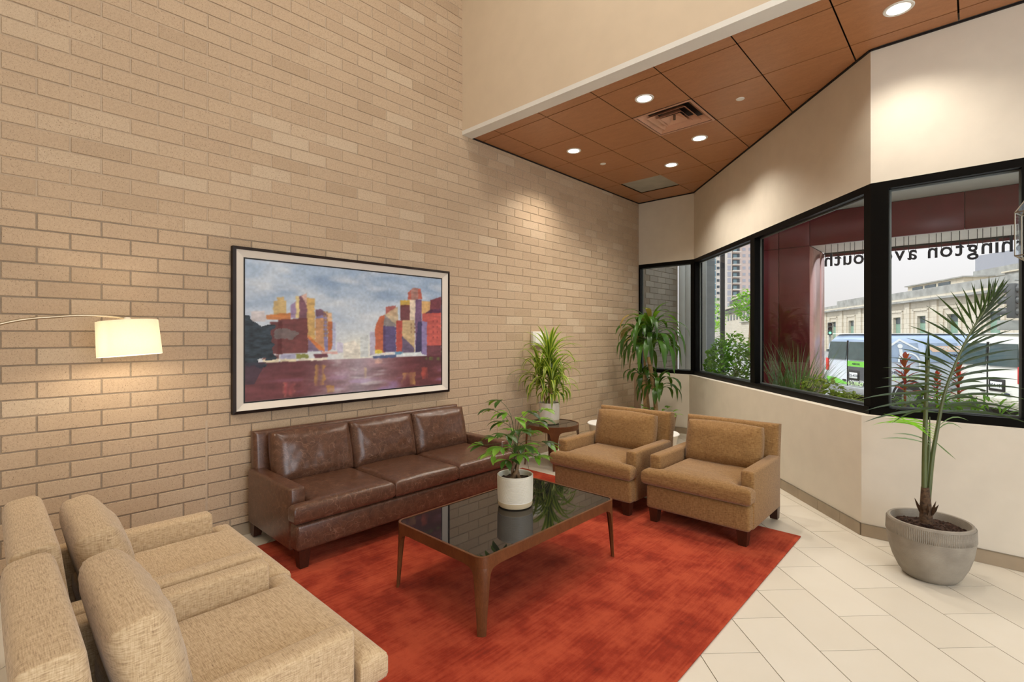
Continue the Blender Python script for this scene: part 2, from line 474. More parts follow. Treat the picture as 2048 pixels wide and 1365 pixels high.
class Acc:
    """collects boxes, prisms and tubes into one mesh"""
    def __init__(s): s.v = []; s.f = []
    def add(s, vs, fs):
        b = len(s.v)
        s.v += [tuple(v) for v in vs]
        s.f += [tuple(i + b for i in f) for f in fs]
    def box(s, x0, x1, y0, y1, z0, z1, mat=None):
        vs = [(x, y, z) for z in (z0, z1) for y in (y0, y1) for x in (x0, x1)]
        if mat is not None: vs = [mat @ Vector(v) for v in vs]
        s.add(vs, [(0, 2, 3, 1), (4, 5, 7, 6), (0, 1, 5, 4), (2, 6, 7, 3), (0, 4, 6, 2), (1, 3, 7, 5)])
        return s
    def prism(s, poly, z0, z1):
        n = len(poly)
        vs = [(x, y, z0) for x, y in poly] + [(x, y, z1) for x, y in poly]
        s.add(vs, [tuple(range(n))[::-1], tuple(range(n, 2 * n))] + [(i, (i + 1) % n, n + (i + 1) % n, n + i) for i in range(n)])
        return s
    def tube(s, pts, rad, n=8, caps=True):
        pts = [Vector(p) for p in pts]
        rr = rad if isinstance(rad, (list, tuple)) else [rad] * len(pts)
        rings = []
        up = Vector((0, 0, 1))
        for i, p in enumerate(pts):
            t = (pts[min(i + 1, len(pts) - 1)] - pts[max(i - 1, 0)]).normalized()
            a = t.cross(up)
            if a.length < 1e-3: a = t.cross(Vector((1, 0, 0)))
            a.normalize(); b = t.cross(a)
            rings.append([p + (a * math.cos(2 * math.pi * j / n) + b * math.sin(2 * math.pi * j / n)) * rr[i] for j in range(n)])
        vs = [v for r_ in rings for v in r_]
        fs = []
        for i in range(len(pts) - 1):
            for j in range(n):
                fs.append((i * n + j, i * n + (j + 1) % n, (i + 1) * n + (j + 1) % n, (i + 1) * n + j))
        if caps:
            fs.append(tuple(range(n))[::-1]); fs.append(tuple(range((len(pts) - 1) * n, len(pts) * n)))
        s.add(vs, fs)
        return s
    def lathe(s, prof, n=48, c=(0, 0, 0), close=False):
        vs = [(c[0] + r * math.cos(2 * math.pi * j / n), c[1] + r * math.sin(2 * math.pi * j / n), c[2] + z) for r, z in prof for j in range(n)]
        fs = [(i * n + j, i * n + (j + 1) % n, (i + 1) * n + (j + 1) % n, (i + 1) * n + j) for i in range(len(prof) - 1) for j in range(n)]
        if prof[0][0] > 1e-5: fs.append(tuple(range(n))[::-1])
        if prof[-1][0] > 1e-5: fs.append(tuple(range((len(prof) - 1) * n, len(prof) * n)))
        s.add(vs, fs)
        return s
    def make(s, name, mat=None, parent=None, smooth=False, loc=None):
        me = mesh(name, s.v, s.f)
        if smooth:
            bm = bmesh.new(); bm.from_mesh(me)
            bmesh.ops.recalc_face_normals(bm, faces=bm.faces[:])
            for f in bm.faces: f.smooth = True
            for e in bm.edges:
                if len(e.link_faces) == 2 and e.calc_face_angle(0) > R(38): e.smooth = False
            bm.to_mesh(me); bm.free()
        else:
            bm = bmesh.new(); bm.from_mesh(me)
            bmesh.ops.recalc_face_normals(bm, faces=bm.faces[:])
            bm.to_mesh(me); bm.free()
        return link(name, me, mat, parent, loc)

def rbox_mesh(x0, x1, y0, y1, z0, z1, r=0.02, seg=3, M4=None, name='panel'):
    bm = bmesh.new()
    bmesh.ops.create_cube(bm, size=1)
    for v in bm.verts:
        v.co = Vector(((x0 + x1) / 2 + v.co.x * (x1 - x0), (y0 + y1) / 2 + v.co.y * (y1 - y0), (z0 + z1) / 2 + v.co.z * (z1 - z0)))
    bmesh.ops.bevel(bm, geom=bm.edges[:], offset=r, segments=seg, profile=0.5, affect='EDGES')
    if M4 is not None: bm.transform(M4)
    for f in bm.faces: f.smooth = True
    me = bm_mesh(bm, name)
    for p in me.polygons: p.use_smooth = True
    return me

def soft_slab(rects, z0, z1, r=0.05, puff=0.02, step=0.03, wall=0.45, wr=0.0, seed=0.0, dip=None, M4=None, ear=0.0):
    """upholstered cushion over a union of axis-aligned rectangles"""
    xs = set(); ys = set()
    offs = [0, 0.08 * r, 0.3 * r, 0.6 * r, r]
    for a, b, c, d in rects:
        for o_ in offs:
            xs |= {a + o_, b - o_}; ys |= {c + o_, d - o_}
    def fill(s):
        s = sorted(s); out = [s[0]]
        for v in s[1:]:
            if v - out[-1] < 1e-4: continue
            gap = v - out[-1]; n = max(1, round(gap / step)); b0 = out[-1]
            for i in range(1, n + 1): out.append(b0 + gap * i / n)
        return out
    xs, ys = fill(xs), fill(ys)
    ins = lambda x, y: any(a - 1e-6 < x < b + 1e-6 and c - 1e-6 < y < d + 1e-6 for a, b, c, d in rects)
    cell = {}
    for i in range(len(xs) - 1):
        for j in range(len(ys) - 1):
            if ins((xs[i] + xs[i + 1]) / 2, (ys[j] + ys[j + 1]) / 2): cell[(i, j)] = 1
    bseg = []
    for (i, j) in cell:
        for di, dj, e in ((-1, 0, ((i, j), (i, j + 1))), (1, 0, ((i + 1, j + 1), (i + 1, j))), (0, -1, ((i + 1, j), (i, j))), (0, 1, ((i, j + 1), (i + 1, j + 1)))):
            if (i + di, j + dj) not in cell: bseg.append(e)
    S = np.array([[xs[a[0]], ys[a[1]], xs[b[0]], ys[b[1]]] for a, b in bseg])
    ids = sorted({(i + a, j + b) for (i, j) in cell for a in (0, 1) for b in (0, 1)})
    X0, X1, Y0, Y1 = min(a for a, *_ in rects), max(q[1] for q in rects), min(q[2] for q in rects), max(q[3] for q in rects)
    h = (z1 - z0) / 2; zm = (z0 + z1) / 2
    vs = []; idx = {}
    for side in (1, -1):
        for (i, j) in ids:
            x, y = xs[i], ys[j]
            px = np.clip(x, np.minimum(S[:, 0], S[:, 2]), np.maximum(S[:, 0], S[:, 2]))
            py = np.clip(y, np.minimum(S[:, 1], S[:, 3]), np.maximum(S[:, 1], S[:, 3]))
            d = float(np.sqrt((px - x) ** 2 + (py - y) ** 2).min())
            t = min(1, d / r)
            prof = wall + (1 - wall) * math.sqrt(max(0, 1 - (1 - t) ** 2))
            u_ = (x - X0) / (X1 - X0) * 2 - 1; v_ = (y - Y0) / (Y1 - Y0) * 2 - 1
            pf = puff * max(0, 1 - u_ * u_) ** 0.6 * max(0, 1 - v_ * v_) ** 0.6
            z = zm + side * (h * prof + pf * (1 if side > 0 else 0.25) * min(1, d / r))
            if side > 0 and dip: z += dip(x, y)
            # outline bulges a little at mid edges
            ox = ear * (-(1 - v_ * v_)) * (u_ ** 5); oy = ear * (-(1 - u_ * u_)) * (v_ ** 5)
            p = Vector((x + ox, y + oy, z))
            if wr and side > 0:
                p.z += wr * (noise.noise(Vector((x * 9 + seed, y * 9, seed))) + 0.6 * noise.noise(Vector((x * 22, y * 15 + seed, 3))))* min(1, d / r)
            idx[(side, i, j)] = len(vs); vs.append(p)
    fs = []
    for (i, j) in cell:
        fs.append([idx[(1, i, j)], idx[(1, i + 1, j)], idx[(1, i + 1, j + 1)], idx[(1, i, j + 1)]])
        fs.append([idx[(-1, i, j)], idx[(-1, i, j + 1)], idx[(-1, i + 1, j + 1)], idx[(-1, i + 1, j)]])
    for a, b in bseg:
        fs.append([idx[(1, *a)], idx[(1, *b)], idx[(-1, *b)], idx[(-1, *a)]])
    if M4 is not None: vs = [M4 @ v for v in vs]
    bm = bmesh.new()
    bv = [bm.verts.new(v) for v in vs]
    for f in fs:
        try: bm.faces.new([bv[q] for q in f])
        except ValueError: pass
    for f in bm.faces: f.smooth = True
    return bm_mesh(bm, 'cushion', True)

def leaf_mesh(L, W, droop=1.0, fold=0.25, n=7, tip=0.9, base=0.35, lift=0.9, curl=0.0, twist=0.0, path=None, W2=None):
    """strap leaf in its own frame: leaves the origin along +Y, rising by `lift`, then drooping"""
    vs = []; ac = []
    ang = lift; p = Vector((0, 0, 0)); ds = L / n; xo = 0
    for i in range(n + 1):
        t = i / n
        wd = W * (base + (1 - base) * min(1, t / 0.35)) * (1 - max(0, (t - 0.45) / 0.55) ** 1.6) if t < 1 else 0.0005
        tw = twist * t
        up = Vector((0, -math.sin(ang), math.cos(ang)))
        sx = Vector((math.cos(tw), 0, 0)) + up * math.sin(tw)
        c = p + Vector((curl * t * t * L, 0, 0))
        vs += [c - sx * wd / 2 + up * fold * wd / 2, c, c + sx * wd / 2 + up * fold * wd / 2]
        ac += [-1, 0, 1]
        p = p + Vector((0, math.cos(ang), math.sin(ang))) * ds
        ang -= droop / n * (0.5 + 1.0 * t)
    fs = []
    for i in range(n):
        a = i * 3
        fs += [(a, a + 1, a + 4, a + 3), (a + 1, a + 2, a + 5, a + 4)]
    me = mesh('leaf', vs, fs, True)
    at = me.attributes.new('across', 'FLOAT', 'POINT')
    at.data.foreach_set('value', ac)
    return me

# ------------------------------------------------------------------ the room shell
DW = 3.87           # brick wall plane X = -DW
ZC = 3.53           # timber ceiling height
def struct(o):
    o['kind'] = 'structure'
    return o
def line_y(p, q):   # for prisms
    return p
# corners of the window wall (upper face) and the lower, thicker face
UA, UB = (-2.98, 7.10), (-0.546, 4.43)
LA, LB = (-3.02, 7.03), (-0.59, 4.345)
bd = Vector((UB[0] - UA[0], UB[1] - UA[1], 0)); BL = bd.length; bd.normalize()
bn = Vector((-bd.y, bd.x, 0))             # outward normal of the diagonal wall
if bn.y < 0: bn = -bn
TH = 0.16
UAo = (UA[0] + 0.06, UA[1] + TH); UBo = (UB[0] + 0.07, UB[1] + TH)
XE = 4.0
# floor
struct(Acc().box(-DW, XE, -3.0, 7.3, -0.16, -0.012).make('floor', 'grout'))
floor = bpy.data.objects['floor']
def clip(poly, a, b, c):   # keep a*x+b*y<=c
    out = []
    for i in range(len(poly)):
        p, q = poly[i], poly[(i + 1) % len(poly)]
        dp, dq = a * p[0] + b * p[1] - c, a * q[0] + b * q[1] - c
        if dp <= 0: out.append(p)
        if dp * dq < 0:
            t = dp / (dp - dq)
            out.append((p[0] + (q[0] - p[0]) * t, p[1] + (q[1] - p[1]) * t))
    return out
def room_clip(poly, pad=0.05):
    poly = clip(poly, -1, 0, DW)
    poly = clip(poly, 0, 1, 7.05 + pad)
    if not poly: return poly
    cx = sum(p[0] for p in poly) / len(poly)
    cb = bn.x * UA[0] + bn.y * UA[1] + pad
    if cx < UB[0] + 0.03: poly = clip(poly, bn.x, bn.y, cb)
    else: poly = clip(poly, 0, 1, 4.38 + pad)
    return poly
fwv = (-math.sin(R(42.95)), math.cos(R(42.95))); rtv = (math.cos(R(42.95)), math.sin(R(42.95)))
def px(x, y, z):
    d = x * fwv[0] + y * fwv[1]
    if d < 0.05: return None
    return (1024 + 990 * (x * rtv[0] + y * rtv[1]) / d, 670 - 990 * (z - 1.45) / d, d)
def inview(x, y, z, m=60):
    q = px(x, y, z)
    return q and -m < q[0] < 2048 + m and -m < q[1] < 1365 + m
tiles_near, tiles_rest = [], Acc()
s2 = math.sqrt(0.5)
cand = []
for k in range(-26, 32):
    p0 = 1.49 + 0.279 * k
    for j in range(-14, 26):
        q0 = 2.216 + 0.539 * j + (0.2695 if k % 2 else 0)
        g = 0.002
        pts = [(p0 + g, q0 + g), (p0 + 0.279 - g, q0 + g), (p0 + 0.279 - g, q0 + 0.539 - g), (p0 + g, q0 + 0.539 - g)]
        poly = room_clip([((a - b) * s2, (a + b) * s2) for a, b in pts])
        if len(poly) < 3: continue
        poly = clip(clip(poly, 1, 0, XE), 0, -1, 3.0)
        if len(poly) < 3: continue
        cx = sum(q[0] for q in poly) / len(poly); cy = sum(q[1] for q in poly) / len(poly)
        # under the rug nothing shows
        vis = any(inview(x, y, 0) for x, y in poly) and not (all(-3.5 < x < -0.95 and 0.5 < y < 3.95 for x, y in poly))
        cand.append((0 if vis else 1, cx * cx + cy * cy, poly))
cand.sort(key=lambda t: (t[0], t[1]))
for i, (nv, d, poly) in enumerate(cand):
    if not nv and i < 290:
        me = Acc().prism(poly, -0.012, 0.0)
        me.make('floor_tile', 'tile', floor)
    else:
        tiles_rest.prism(poly, -0.012, 0.0)
o = tiles_rest.make('floor_tile', 'tile', floor); o['kind'] = 'stuff'

# brick wall: mortar body with bricks standing proud of it
wl = struct(Acc().box(-DW - 0.25, -DW - 0.004, -3.0, 7.26, 0, 6.5).make('wall_left', 'mortar_pale'))
Acc().box(-DW - 0.0045, -DW - 0.0035, -0.5, 2.6, 0.0, 2.14).make('raked_mortar_zone', 'mortar', wl)
bm = bmesh.new()
bmesh.ops.create_cube(bm, size=1)
HL, HH = 0.2845, 0.0955
for v in bm.verts: v.co = Vector((v.co.x * 0.014 + 0.0, v.co.y * (HL - 0.0085), v.co.z * (HH - 0.0085)))
bmesh.ops.bevel(bm, geom=[e for e in bm.edges if all(v.co.x > 0 for v in e.verts)], offset=0.0025, segments=1, affect='EDGES')
brick_me = bm_mesh(bm, 'brick'); brick_me.materials.append(M['brick'])
bv = [v.co.copy() for v in brick_me.vertices]; bf = [tuple(p.vertices) for p in brick_me.polygons]
bl = []
rng = random.Random(3)
for row in range(0, 56):
    z = 0.037 + HH * (row + 0.5)
    off = 0.0745 + ((row + 40) % 2) * 0.14225
    for b in range(-4, 26):
        y = off + HL * (b + 0.5)
        if y > 7.12 - HL / 2 + 0.1: continue
        q = px(-DW, y, z)
        hid = (1.25 < y < 3.15 and 0.93 < z < 2.04) or z > 5.3
        size = 0
        if q and -90 < q[0] < 2130 and -40 < q[1] < 1250 and not hid: size = 1 / q[2]
        bl.append((size, y, z, b, row))
bl.sort(key=lambda t: -t[0])
rest = Acc()
for i, (size, y, z, b, row) in enumerate(bl):
    dx = rng.uniform(-0.0015, 0.0015)
    ylim = 7.1
    if y + HL / 2 > ylim or i >= 300 or size == 0:
        sc = 1.0; yy = y
        if y + HL / 2 > ylim:
            sc = (ylim - (y - HL / 2)) / HL; yy = (ylim + y - HL / 2) / 2
            if sc < 0.1: continue
        rest.add([(v.x - DW - 0.006 + dx, yy + v.y * sc, z + v.z) for v in bv], bf)
    else:
        o = link('brick', brick_me, None, wl, (-DW - 0.006 + dx, y, z))
o = rest.make('brick', 'brick', wl); o['kind'] = 'stuff'
Acc().box(-DW - 0.002, -DW + 0.0015, 1.0565, 1.0695, 0.09, 0.86).make('sealant_joint', 'mortar_pale', wl)

# timber ceiling over the seating, white bulkhead along its front edge
ceil = struct(Acc().prism([(-DW, 3.535), (XE, 3.535), (XE, 4.6), (-0.5, 4.6), (-2.9, 7.26), (-DW, 7.26)], ZC + 0.06, ZC + 0.2).make('ceiling', 'gap_dark'))
gx = [-DW, -3.565] + [-2.98 + 0.5825 * i for i in range(0, 13)]
gy = [3.54, 3.685] + [4.267 + 0.5885 * i for i in range(0, 6)]
lights = {(1, 2): (-3.30, 4.57), (3, 1): (-2.115, 3.98), (3, 3): (-2.115, 5.18), (2, 4): (-2.70, 5.76), (6, 1): (-0.346, 3.985), (9, 1): (1.40, 3.985)}
pucks = {(4, 2): (-1.50, 4.565), (1, 3): (-3.292, 5.161)}
for i in range(len(gx) - 1):
    for j in range(len(gy) - 1):
        x0, x1, y0, y1 = gx[i] + 0.005, gx[i + 1] - 0.005, gy[j] + 0.005, gy[j + 1] - 0.005
        if (i, j) == (3, 2): continue      # air diffuser
        grey = (i == 1 and j == 5)
        poly = room_clip([(x0, y0), (x1, y0), (x1, y1), (x0, y1)], 0.03)
        poly = clip(poly, 1, 0, XE) if poly else poly
        if not poly or len(poly) < 3: continue
        key = (i, j)
        A = Acc().prism(poly, ZC + (0.012 if grey else 0), ZC + (0.016 if grey else 0.004))
        if sum(p[0] for p in poly) / len(poly) >= UB[0] + 0.03 and x0 < UB[0] + 0.03:
            p2 = clip(clip([(x0, y0), (x1, y0), (x1, y1), (x0, y1)], 0, -1, -4.41), bn.x, bn.y, bn.x * UA[0] + bn.y * UA[1] + 0.03)
            if len(p2) > 2: A.prism(p2, ZC, ZC + 0.004)
        o = A.make('ceiling_panel', 'frame_greyp' if grey else 'ceil_wood', ceil)
        if grey: o['label'] = 'grey square access panel'
# dark strip standing in for the shadow line where ceiling meets the walls
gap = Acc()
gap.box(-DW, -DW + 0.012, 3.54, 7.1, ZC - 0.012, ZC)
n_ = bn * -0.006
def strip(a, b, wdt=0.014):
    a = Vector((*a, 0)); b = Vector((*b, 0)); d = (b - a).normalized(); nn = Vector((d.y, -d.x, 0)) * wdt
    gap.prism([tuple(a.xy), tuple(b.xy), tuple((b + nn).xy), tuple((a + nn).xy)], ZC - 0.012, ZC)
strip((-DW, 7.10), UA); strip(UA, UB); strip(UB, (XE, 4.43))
struct(gap.make('edge_shadow_strip', 'gap_dark'))

struct(Acc().box(-DW, XE, 3.40, 3.535, ZC, 6.5).make('wall_bulkhead', 'wall_white'))
struct(Acc().box(-DW, XE, 3.398, 3.537, ZC - 0.012, ZC + 0.03).make('trim_2', 'trim_white'))
hc = struct(Acc().box(-DW - 0.25, XE + 0.2, -3.2, 3.6, 6.5, 6.7).make('ceiling_high', 'ceiling_white'))
struct(Acc().box(-DW - 0.25, XE + 0.2, -3.2, -3.0, -0.1, 6.5).make('wall_back', 'wall_white'))
wr_ = Acc()
wr_.box(XE, XE + 0.2, -3.0, -1.8, -0.1, 6.5).box(XE, XE + 0.2, 3.1, 4.6, -0.1, 6.5).box(XE, XE + 0.2, -1.8, 3.1, 3.5, 6.5)
struct(wr_.make('wall_right', 'wall_white'))

# window walls: header above, thicker sill wall below
def header(name, a, b, ao, bo, z0, z1, la=None, lb=None):
    A = Acc()
    A.prism([a, b, bo, ao], z0, z1)
    if la: A.prism([la, lb, bo, ao], 0, 0.868)
    return struct(A.make(name, 'wall_paint'))
ZT, ZB = 2.555, 0.868
header('wall_far', (-DW, UA[1]), UA, (-DW, UAo[1]), UAo, ZT, ZC + 0.1, (-DW, LA[1]), LA)
header('wall_angled', UA, UB, UAo, UBo, ZT, ZC + 0.1, LA, LB)
header('wall_front', UB, (XE, UB[1]), UBo, (XE, UBo[1]), ZT, ZC + 0.1, LB, (XE, LB[1]))
struct(Acc().box(-DW, -DW + 0.075, 6.955, LA[1], 0.0, ZB).make('trim_3', 'cane_trim'))

# baseboards: tiles with a thin metal edge
def baseboard(name, a, b, h=0.088, th=0.012, ln=0.285, start=0.0):
    a = Vector((*a, 0)); b = Vector((*b, 0)); L = (b - a).length; d = (b - a) / L; n = Vector((d.y, -d.x, 0))
    root = struct(Acc().prism([tuple(a.xy), tuple(b.xy), tuple((b + n * (th - 0.004)).xy), tuple((a + n * (th - 0.004)).xy)], 0.001, h - 0.004).make(name, 'grout'))
    s = start
    while s < L:
        e = min(s + ln - 0.003, L)
        p, q = a + d * max(s, 0), a + d * e
        if (p - q).length > 0.02:
            Acc().prism([tuple(p.xy), tuple(q.xy), tuple((q + n * th).xy), tuple((p + n * th).xy)], 0.001, h - 0.004).make('baseboard_tile', 'base_tile', root)
        s += ln
    Acc().prism([tuple(a.xy), tuple(b.xy), tuple((b + n * (th + 0.001)).xy), tuple((a + n * (th + 0.001)).xy)], h - 0.004, h).make('edge_strip', 'steel', root)
baseboard('baseboard_left', (-DW, -1.0), (-DW, 6.95), start=0.07)
baseboard('baseboard_far', (-DW + 0.08, LA[1]), LA)
baseboard('baseboard_angled', LA, LB, start=-0.02)
baseboard('baseboard_front', LB, (XE, LB[1]))

# windows: black frames with glass set back
def window(name, a, d, n_out, s0, s1, dep=0.10, bar=0.055, left=0.06, right=0.06):
    """a: start point on the upper face, d: direction, s0..s1 outer edges of this light"""
    a = Vector((*a, 0)); d = Vector(d); n_out = Vector(n_out)
    def P(s, t): v = a + d * s + n_out * t; return (v.x, v.y)
    fr = Acc()
    fr.prism([P(s0, 0), P(s1, 0), P(s1, dep), P(s0, dep)], ZT - bar, ZT)
    fr.prism([P(s0, -0.012), P(s1, -0.012), P(s1, dep), P(s0, dep)], ZB, ZB + bar)
    fr.prism([P(s0, 0), P(s0 + left, 0), P(s0 + left, dep), P(s0, dep)], ZB + bar, ZT - bar)
    fr.prism([P(s1 - right, 0), P(s1, 0), P(s1, dep), P(s1 - right, dep)], ZB + bar, ZT - bar)
    root = struct(fr.make(name, 'frame_black'))
    gp = dep * 0.75
    Acc().prism([P(s0 + left, gp), P(s1 - right, gp), P(s1 - right, gp + 0.008), P(s0 + left, gp + 0.008)], ZB + bar, ZT - bar).make('glass_pane', 'glass', root)
    be = Acc(); g0, g1 = s0 + left, s1 - right
    for zz in (ZB + bar, ZT - bar - 0.012):
        be.prism([P(g0, gp - 0.014), P(g1, gp - 0.014), P(g1, gp), P(g0, gp)], zz, zz + 0.012)
    be.prism([P(g0, gp - 0.014), P(g0 + 0.01, gp - 0.014), P(g0 + 0.01, gp), P(g0, gp)], ZB + bar + 0.012, ZT - bar - 0.012)
    be.prism([P(g1 - 0.01, gp - 0.014), P(g1, gp - 0.014), P(g1, gp), P(g1 - 0.01, gp)], ZB + bar + 0.012, ZT - bar - 0.012)
    be.make('glazing_bead', 'frame_grey', root)
    return root
window('window_1', (-DW, UA[1]), (1, 0, 0), (0, 1, 0), 0.0, 0.89, left=0.03, right=0.05)
window('window_2', UA, bd, bn, 0.0, 1.80, left=0.06, right=0.055)
window('window_3', UA, bd, bn, 1.80, BL, left=0.045, right=0.07)
window('window_4', UB, (1, 0, 0), (0, 1, 0), 0.0, 0.80, left=0.105, right=0.03)
window('window_5', UB, (1, 0, 0), (0, 1, 0), 0.80, 2.6, left=0.03, right=0.05)
window('window_6', UB, (1, 0, 0), (0, 1, 0), 2.6, 4.54, left=0.05, right=0.05)

# ------------------------------------------------------------------ ceiling fittings
def downlight(x, y, lab, r=0.062):
    t = thing('recessed_downlight', lab, 'ceiling light', (x, y, ZC), 0, None)
    Acc().lathe([(r, 0.0), (r, -0.004), (r + 0.016, -0.006), (r + 0.02, -0.001), (r + 0.02, 0)], 40).make('trim_ring', 'trim_white', t, True)
    Acc().lathe([(0.0, -0.002), (r, -0.002), (r, 0.0), (0.0, 0.0)], 40).make('lens', 'lamp_lens', t)
dl_labels = {(1, 2): 'round recessed downlight nearest the brick wall', (3, 1): 'lit recessed downlight beside the white bulkhead, just left of the square air diffuser',
             (3, 3): 'lit recessed downlight just right of and behind the square air diffuser', (2, 4): 'farthest recessed downlight, next to the grey ceiling panel',
             (6, 1): 'big bright recessed downlight at the top right edge, above the window wall', (9, 1): 'recessed downlight in the row beyond the right edge of the view'}
for kx, (x, y) in lights.items():
    downlight(x, y, dl_labels[kx])
    spot((x, y, ZC - 0.02), SPOT_W * (0.6 if kx[0] >= 6 else 1.0))
for kx, (x, y) in pucks.items():
    o = Acc().lathe([(0.0, -0.006), (0.03, -0.005), (0.036, 0.0), (0.0, 0.0)], 32).make('ceiling_cover_disc', 'trim_white', None, True, (x, y, ZC))
    tag(o, 'small flat white cover disc on the wooden ceiling ' + ('near the window wall' if x > -2 else 'between two downlights near the brick wall'), 'cover plate')
# square air diffuser: nested sloping blades round a centre cone
dt = thing('air_diffuser', 'square brown metal ceiling air diffuser with nested frames', 'air vent', ((gx[3] + gx[4]) / 2, (gy[2] + gy[3]) / 2, ZC))
hs = 0.285
def sq_ring(h0, z0, h1, z1, th=0.004):
    A = Acc()
    vs = []
    for h, z in ((h0, z0), (h1, z1), (h1, z1 + th), (h0, z0 + th)):
        vs += [(-h, -h, z), (h, -h, z), (h, h, z), (-h, h, z)]
    fs = []
    for a in range(4):
        b = (a + 1) % 4
        for i in range(4): fs.append((a * 4 + i, a * 4 + (i + 1) % 4, b * 4 + (i + 1) % 4, b * 4 + i))
    A.add(vs, fs)
    return A
sq_ring(hs, -0.004, hs - 0.02, -0.004, 0.006).make('rim', 'vent_metal', dt)
for q, (h0, h1) in enumerate(((0.262, 0.20), (0.19, 0.135), (0.125, 0.08))):
    sq_ring(h0 - 0.0, 0.004 - 0.004 * q, h1, 0.05 - 0.002 * q, 0.003).make('blade', 'vent_metal', dt)
A = Acc(); A.add([(-0.10, -0.10, 0.0), (0.10, -0.10, 0.0), (0.10, 0.10, 0.0), (-0.10, 0.10, 0.0), (0, 0, 0.045)], [(0, 1, 4), (1, 2, 4), (2, 3, 4), (3, 0, 4)])
A.make('centre_cone', 'vent_metal', dt)
Acc().lathe([(0, -0.006), (0.012, -0.006), (0.012, 0.04), (0, 0.04)], 16).make('screw', 'steel', dt)
Acc().box(-hs, hs, -hs, hs, 0.052, 0.056).make('duct_back', 'black', dt)

# wall intercom / reader box on the bricks
rd = thing('wall_intercom', 'small square clear and steel intercom box on the brick wall behind the plant', 'intercom', (-DW, 4.585, 1.405))
link('housing', rbox_mesh(0.002, 0.045, -0.105, 0.105, -0.085, 0.085, 0.008), 'acrylic', rd)
Acc().box(0.045, 0.049, -0.07, 0.07, -0.055, 0.055).make('face_plate', 'drum_top', rd)

# ------------------------------------------------------------------ rug
rg = soft_slab([(-3.57, -0.90, 0.45, 4.0)], 0.0, 0.012, r=0.03, puff=0, step=0.25, wall=0.5)
o = link('area_rug', rg, 'rug'); tag(o, 'large red-orange low-pile rug under the seating group', 'rug')

# ------------------------------------------------------------------ armchairs and sofa
def taper_leg(parent, x, y, h=0.112, top=0.037, bot=0.026, flare=(0, 0), mat='leg_wood'):
    A = Acc()
    vs = []
    for z, hw, fx, fy in ((0.0, bot, flare[0], flare[1]), (h, top, 0, 0)):
        vs += [(x + fx - hw, y + fy - hw, z), (x + fx + hw, y + fy - hw, z), (x + fx + hw, y + fy + hw, z), (x + fx - hw, y + fy + hw, z)]
    A.add(vs, [(3, 2, 1, 0), (4, 5, 6, 7), (0, 1, 5, 4), (1, 2, 6, 5), (2, 3, 7, 6), (3, 0, 4, 7)])
    me = mesh('leg', A.v, A.f)
    return link('leg', me, mat, parent)
def tilt(y, z, a):
    return Matrix.Translation((0, y, z)) @ Matrix.Rotation(a, 4, 'X') @ Matrix.Translation((0, -y, -z))
MESH = {}
def armchair(label, loc, rz, mat, seed=0.0, group='fabric lounge armchairs'):
    t = thing('armchair', label, 'armchair', loc, rz, None)
    def part(name, key, fn):
        k_ = (key, mat, round(seed, 2) if key in ('bc', 'seat') else 0)
        if k_ not in MESH:
            MESH[k_] = fn()
            MESH[k_].materials.append(M[mat])
        return link(name, MESH[k_], None, t)
    part('seat_base', 'base', lambda: rbox_mesh(-0.378, 0.378, -0.34, 0.385, 0.105, 0.283, 0.022, 3))
    part('side_panel', 'sp1', lambda: rbox_mesh(0.295, 0.385, -0.33, 0.318, 0.104, 0.502, 0.02, 3))
    part('side_panel', 'sp2', lambda: rbox_mesh(-0.385, -0.295, -0.33, 0.318, 0.104, 0.502, 0.02, 3))
    part('backrest', 'back', lambda: soft_slab([(-0.365, 0.365, 0.0, 0.64)], 0, 0.125, r=0.035, puff=0.012, step=0.05, wall=0.5,
         M4=Matrix.Translation((0, -0.255, 0.11)) @ Matrix.Rotation(R(97), 4, 'X')))
    part('seat_cushion', 'seat', lambda: soft_slab([(-0.29, 0.29, -0.24, 0.33), (-0.398, 0.398, 0.325, 0.425)], 0.286, 0.408, r=0.05, puff=0.022, step=0.03, wall=0.42, wr=0.0025, seed=seed,
         dip=lambda x, y: -0.012 * max(0, 1 - (x / 0.3) ** 2) * max(0, 1 - ((y - 0.05) / 0.22) ** 2)))
    part('back_cushion', 'bc', lambda: soft_slab([(-0.285, 0.285, 0.0, 0.335)], -0.068, 0.068, r=0.065, puff=0.032, step=0.02, wall=0.42, wr=0.006, seed=seed + 2, ear=-0.012,
         M4=Matrix.Translation((0, -0.155, 0.393)) @ Matrix.Rotation(R(103), 4, 'X') @ Matrix.Scale(-1, 4, (0, 0, 1))))
    for sx in (-1, 1):
        taper_leg(t, sx * 0.325, 0.335)
        taper_leg(t, sx * 0.335, -0.325, flare=(0, -0.03))
    return t
armchair('tan woven armchair nearest the window wall, at the rug corner', (-1.472, 3.89, 0.012), R(180), 'fabric_tan', 0.3)
armchair('tan woven armchair between the round side table and the other tan armchair', (-2.345, 3.86, 0.012), R(180), 'fabric_tan', 1.7)
armchair('beige woven armchair in the left foreground, the one beside the brick wall', (-2.615, 0.515, 0.012), 0, 'fabric_beige', 2.9)
armchair('beige woven armchair in the left foreground, nearest the camera, cut off by the bottom edge', (-1.815, 0.495, 0.012), 0, 'fabric_beige', 4.2)

